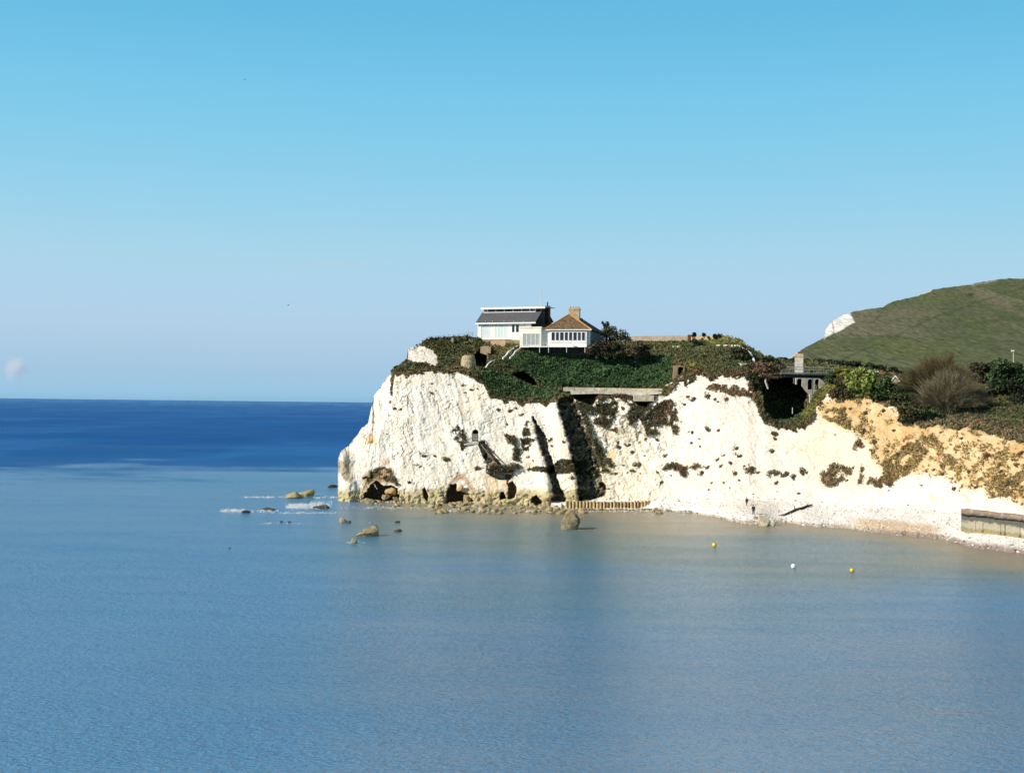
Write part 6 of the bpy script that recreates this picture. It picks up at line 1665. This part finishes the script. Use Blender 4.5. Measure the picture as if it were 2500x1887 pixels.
# people
def person(px_, py_, label, yaw, hgt, coat_long, arm):
    base = BPt(px_, py_); s = hgt / 1.75
    root = tag(empty('person', base, yaw), label, 'person')
    J = {}; E = []; Rr = {}
    def j(n, p, r): J[n] = (Vector(p) * s); Rr[n] = r * s
    j('pel', (0, 0, .93), .15); j('wst', (0, 0, 1.10), .135); j('chs', (0, -.02, 1.32), .155); j('nck', (0, -.01, 1.47), .06); j('hd0', (0, -.02, 1.56), .078); j('hd1', (0, -.03, 1.66), .092); j('hd2', (0, -.02, 1.73), .06)
    j('nose', (0, -.125, 1.62), .018)
    E += [('pel', 'wst'), ('wst', 'chs'), ('chs', 'nck'), ('nck', 'hd0'), ('hd0', 'hd1'), ('hd1', 'hd2'), ('hd1', 'nose')]
    for sd_, t in ((-1, 'l'), (1, 'r')):
        st = .16 * sd_
        j('hip' + t, (.1 * sd_, 0, .9), .10); j('kn' + t, (.105 * sd_, -.02 + st * .6, .49), .062); j('an' + t, (.11 * sd_, .02 + st, .08), .042); j('to' + t, (.13 * sd_, -.14 + st, .04), .035)
        j('sh' + t, (.19 * sd_, 0, 1.41), .07)
        e_ = (.26 * sd_, .02, 1.13); w_ = (.24 * sd_, -.08, .90)
        if arm and sd_ > 0: e_ = (.30, -.08, 1.18); w_ = (.20, -.30, 1.36)
        j('el' + t, e_, .045); j('wr' + t, w_, .030)
        E += [('pel', 'hip' + t), ('hip' + t, 'kn' + t), ('kn' + t, 'an' + t), ('an' + t, 'to' + t), ('chs', 'sh' + t), ('sh' + t, 'el' + t), ('el' + t, 'wr' + t)]
        d = (Vector(w_) - Vector(e_)).normalized()
        pm = Vector(w_) + d * .07; j('pa' + t, pm, .032); E.append(('wr' + t, 'pa' + t))
        for k, ln in enumerate((.075, .085, .08, .065)):
            off = Vector((0, (k - 1.5) * .018, 0)) if abs(d.z) > .6 else Vector(((k - 1.5) * .018, 0, 0))
            j('f%d%s' % (k, t), pm + off + d * ln * .5, .009); j('g%d%s' % (k, t), pm + off + d * ln + Vector((-.02 * sd_, -.01, 0)), .008)
            E += [('pa' + t, 'f%d%s' % (k, t)), ('f%d%s' % (k, t), 'g%d%s' % (k, t))]
        j('th' + t, Vector(w_) + d * .05 + Vector((-.02 * sd_, -.04, 0)), .010); E.append(('wr' + t, 'th' + t))
    names = list(J); ix = {n: i for i, n in enumerate(names)}
    me = bpy.data.meshes.new('body'); me.from_pydata([J[n] for n in names], [(ix[a], ix[b]) for a, b in E], [])
    o = link('body', me, M['skin'], root)
    md = o.modifiers.new('skin', 'SKIN'); ly = me.skin_vertices[0] if me.skin_vertices else None
    for n in names: ly.data[ix[n]].radius = (Rr[n], Rr[n])
    ly.data[ix['pel']].use_root = True
    md.use_smooth_shade = True
    sb_ = o.modifiers.new('sub', 'SUBSURF'); sb_.levels = 1; sb_.render_levels = 1
    def garment(name, keep, edges, grow, mt):
        me = bpy.data.meshes.new(name); ii = {n: i for i, n in enumerate(keep)}
        me.from_pydata([J[n] for n in keep], [(ii[a], ii[b]) for a, b in edges], [])
        o = link(name, me, mt, root); o.modifiers.new('skin', 'SKIN'); ly = me.skin_vertices[0]
        for n in keep: ly.data[ii[n]].radius = (Rr[n] + grow * s, Rr[n] + grow * s)
        ly.data[0].use_root = True
        q = o.modifiers.new('sub', 'SUBSURF'); q.levels = 1; q.render_levels = 1
    garment('coat', ['pel', 'wst', 'chs', 'shl', 'ell', 'wrl', 'shr', 'elr', 'wrr', 'hipl', 'hipr'], [('pel', 'wst'), ('wst', 'chs'), ('chs', 'shl'), ('shl', 'ell'), ('ell', 'wrl'), ('chs', 'shr'), ('shr', 'elr'), ('elr', 'wrr'), ('pel', 'hipl'), ('pel', 'hipr')], .05 if coat_long else .03, M['cloth'])
    garment('trousers', ['pel', 'hipl', 'knl', 'anl', 'hipr', 'knr', 'anr'], [('pel', 'hipl'), ('hipl', 'knl'), ('knl', 'anl'), ('pel', 'hipr'), ('hipr', 'knr'), ('knr', 'anr')], .025, M['trous'])
    import bmesh
    bm = bmesh.new(); bmesh.ops.create_uvsphere(bm, u_segments=14, v_segments=10, radius=.118 * s)
    bmesh.ops.translate(bm, verts=bm.verts, vec=(0, .02 * s, 1.685 * s)); me = bpy.data.meshes.new('hair'); bm.to_mesh(me); bm.free()
    link('hair', me, M['hair'], root)
    return root


person(1823, 1235.5, 'person in dark clothes standing high on the shingle close under the cliff', .5, 1.7, False, True)
person(1839.5, 1256.5, 'person in a long bulky black coat walking near the shore boulders', -.3, 1.85, True, False)

# birds
def gull(px_, py_, D, span, label, flap, yaw, dark=False, perched=False):
    root = tag(empty('gull', W(px_, py_, D), yaw), label, 'bird'); s = span / 1.3
    import bmesh
    bm = bmesh.new(); bmesh.ops.create_uvsphere(bm, u_segments=14, v_segments=10, radius=1)
    for v_ in bm.verts:
        x, y, z = v_.co; t = (x + 1) / 2
        w_ = .10 * (math.sin(math.pi * min(1, t * .95 + .05)) ** .8 if 0 < t < 1 else .05) + .01
        v_.co = (x * .30, y * w_, z * w_ * 1.05)
    for v_ in bm.verts:
        if v_.co.x > .22: v_.co.z += .02
        v_.co *= s
    me = bpy.data.meshes.new('body'); bm.to_mesh(me); bm.free()
    mt = M['gullgrey'] if dark else M['gull']
    b = link('body', me, mt, root)
    MB().tube([(.29 * s, 0, .03 * s), (.37 * s, 0, .01 * s)], [.018 * s, .006 * s], 6).build('beak', M['ridge'], root)
    MB().add([(-.26 * s, -.04 * s, 0), (-.26 * s, .04 * s, 0), (-.42 * s, .09 * s, .0), (-.42 * s, -.09 * s, .0), (-.3 * s, 0, .02 * s)], [(0, 3, 4), (3, 2, 4), (2, 1, 4), (0, 1, 2, 3)]).build('tail', mt, root)
    for sd_ in (-1, 1):
        if perched:
            m = MB().add([(.15 * s, .095 * sd_ * s, .05 * s), (-.38 * s, .05 * sd_ * s, .03 * s), (-.05 * s, .115 * sd_ * s, -.05 * s), (.0, .08 * sd_ * s, .0)], [(0, 1, 2), (0, 3, 1), (0, 2, 3), (1, 3, 2)])
            m.build('wing', M['gullgrey'], root)
            MB().tube([(.0, .04 * sd_ * s, -.08 * s), (.0, .04 * sd_ * s, -.24 * s)], .012 * s, 5).build('leg', M['ridge'], root)
        else:
            z1_, z2_ = math.sin(flap) * .34, math.sin(flap) * .34 - math.sin(flap * .4) * .2
            y1_ = .06 + .30 * math.cos(flap); y2_ = y1_ + .33
            T = .012
            up = [(.14, .05, .02), (-.10, .05, .01), (.16, y1_, z1_), (-.08, y1_, z1_), (-.06, y2_, z2_), (-.12, y2_, z2_)]
            vs = [(x * s, y * sd_ * s, (z + T) * s) for x, y, z in up] + [(x * s, y * sd_ * s, (z - T) * s) for x, y, z in up]
            MB().add(vs, [(0, 1, 3, 2), (2, 3, 5, 4), (6, 8, 9, 7), (8, 10, 11, 9), (0, 2, 8, 6), (2, 4, 10, 8), (1, 7, 9, 3), (3, 9, 11, 5), (4, 5, 11, 10)]).build('wing', mt, root)
    return root


g_ = gull(*one(c3, 541, 1336), 262, 1.45, 'white gull flying across the dark left sea cave', .25, 1.2); g_.rotation_euler = (.9, .3, 1.2)
p = W(903, 1277, float(Dz(np.array([897.]), np.array([1310.]), 0.0)[0]) + 1.5)
gull(903, 1276, p.y, .95, 'white gull perched on the top of the wedge shaped rock', 0, .4, perched=True)
gull(704, 745, 330, 1.0, 'small dark bird gliding low in the sky left of the headland', .5, .2, True)
gull(598, 196, 330, .8, 'tiny dark bird high in the blue sky', .5, 2.6, True)

# clouds: thin vapour volumes far off
def cloud(name, label, px_, py_, w, h, D, dens, seed, tilt=0.0, shape='tri'):
    rx, rz = w / 2 * D / F, h / 2 * D / F; ry = max(rx, rz) * .5
    m = bpy.data.materials.new(name + '_vapour'); m.use_nodes = True; nt = m.node_tree; N = nt.nodes; L = nt.links
    N.remove(N['Principled BSDF'])
    tc = N.new('ShaderNodeTexCoord'); ln = N.new('ShaderNodeVectorMath'); ln.operation = 'LENGTH'
    L.new(tc.outputs['Object'], ln.inputs[0])
    nz = N.new('ShaderNodeTexNoise'); nz.inputs['Scale'].default_value = 1.6; nz.inputs['Detail'].default_value = 4; L.new(tc.outputs['Object'], nz.inputs['Vector'])
    a = N.new('ShaderNodeMath'); a.operation = 'MULTIPLY_ADD'; a.inputs[1].default_value = 1.3; a.inputs[2].default_value = .35; L.new(nz.outputs['Fac'], a.inputs[0])
    sb = N.new('ShaderNodeMath'); sb.operation = 'SUBTRACT'; L.new(a.outputs[0], sb.inputs[0]); L.new(ln.outputs['Value'], sb.inputs[1])
    mr = N.new('ShaderNodeMapRange'); mr.inputs[1].default_value = 0; mr.inputs[2].default_value = 1.0; mr.inputs[3].default_value = 0; mr.inputs[4].default_value = dens; L.new(sb.outputs[0], mr.inputs[0])
    pv = N.new('ShaderNodeVolumePrincipled'); pv.inputs['Color'].default_value = (.97, .97, .97, 1); L.new(mr.outputs[0], pv.inputs['Density']); L.new(pv.outputs[0], N['Material Output'].inputs['Volume'])
    import bmesh
    bm = bmesh.new(); bmesh.ops.create_icosphere(bm, subdivisions=3, radius=1.15); me = bpy.data.meshes.new(name); bm.to_mesh(me); bm.free()
    o = link(name, me, m); o.location = W(px_, py_, D); o.scale = (rx, ry, rz); o.rotation_euler = (0, tilt, 0)
    tag(o, label, 'cloud', None, 'stuff')
cloud('cloud', 'small soft white cloud low over the sea horizon at the left edge', 38, 898, 62, 72, 9000, .022, 1, .25)
cloud('cloud_streak', 'faint thin white streak of cloud left of the headland', 815, 648, 260, 9, 9000, .0035, 2, -.03)
# ================================================================== light
SUN = Vector((-.80, -.40, .52)).normalized()
el = math.asin(SUN.z); az = math.atan2(SUN.x, SUN.y)
sd = bpy.data.lights.new('sun', 'SUN'); sd.energy = 5.0; sd.angle = R_(.5); sd.color = (1, .92, .80)
so = bpy.data.objects.new('sun', sd); COL.objects.link(so)
so.rotation_euler = (-SUN).to_track_quat('-Z', 'Y').to_euler()
so.location = (-60, -30, 80)
wd = bpy.data.worlds.new('World'); SC.world = wd; wd.use_nodes = True
nt = wd.node_tree; N = nt.nodes; L = nt.links
bg = N['Background']
sky = N.new('ShaderNodeTexSky'); sky.sky_type = 'NISHITA'; sky.sun_disc = False
sv = N.new('ShaderNodeTexCoord'); ss = N.new('ShaderNodeSeparateXYZ'); L.new(sv.outputs['Generated'], ss.inputs[0])
zz2 = N.new('ShaderNodeMath'); zz2.operation = 'MULTIPLY'; L.new(ss.outputs['Z'], zz2.inputs[0]); L.new(ss.outputs['Z'], zz2.inputs[1])
om_ = N.new('ShaderNodeMath'); om_.operation = 'SUBTRACT'; om_.use_clamp = True; om_.inputs[0].default_value = 1; L.new(zz2.outputs[0], om_.inputs[1])
sq = N.new('ShaderNodeMath'); sq.operation = 'SQRT'; L.new(om_.outputs[0], sq.inputs[0])
cb = N.new('ShaderNodeCombineXYZ'); L.new(sq.outputs[0], cb.inputs['Y']); L.new(ss.outputs['Z'], cb.inputs['Z'])
L.new(cb.outputs[0], sky.inputs[0])          # even sky all the way round, as in the photograph
sky.sun_elevation = el; sky.sun_rotation = az
sky.air_density = 1.0; sky.dust_density = .6; sky.ozone_density = 1.5
SKYS = .073
bg.inputs['Strength'].default_value = SKYS
tc = N.new('ShaderNodeTexCoord'); sp = N.new('ShaderNodeSeparateXYZ')
L.new(tc.outputs['Generated'], sp.inputs[0])
mr = N.new('ShaderNodeMapRange'); mr.inputs[1].default_value = 0.0; mr.inputs[2].default_value = 1.0
L.new(sp.outputs['Z'], mr.inputs[0])
cr = N.new('ShaderNodeValToRGB'); L.new(mr.outputs[0], cr.inputs[0])
e = cr.color_ramp.elements
RAMP = [(0.0048, (0.2591, 0.4909, 0.9285)), (0.021, (0.2625, 0.4033, 0.7293)), (0.0371, (0.285, 0.391, 0.6274)), (0.0596, (0.3487, 0.411, 0.574)), (0.1074, (0.4228, 0.4953, 0.538)), (0.1546, (0.4159, 0.5694, 0.5728)), (0.2307, (0.3603, 0.6719, 0.6522)), (0.3028, (0.3125, 0.7041, 0.7022)), (0.4, (0.2, 0.25, 0.24)), (1.0, (0.15, 0.13, 0.12))]
e[0].position, e[1].position = RAMP[0][0], RAMP[-1][0]
e[0].color, e[1].color = (*RAMP[0][1], 1), (*RAMP[-1][1], 1)
for p, c in RAMP[1:-1]:
    q = e.new(p); q.color = (*c, 1)
mx = N.new('ShaderNodeMix'); mx.data_type = 'RGBA'; mx.blend_type = 'MULTIPLY'; mx.inputs['Factor'].default_value = 1
L.new(sky.outputs[0], mx.inputs['A'])
vm = N.new('ShaderNodeVectorMath'); vm.operation = 'SCALE'; vm.inputs['Scale'].default_value = 3.2
L.new(cr.outputs[0], vm.inputs[0]); L.new(vm.outputs[0], mx.inputs['B'])
L.new(mx.outputs['Result'], bg.inputs['Color'])
SC.view_settings.view_transform = 'Standard'; SC.view_settings.look = 'None'
SC.view_settings.gamma = 1; SC.view_settings.use_curve_mapping = False
SC.view_settings.exposure = 0.2
SC.cycles.max_bounces = 8; SC.cycles.volume_bounces = 8
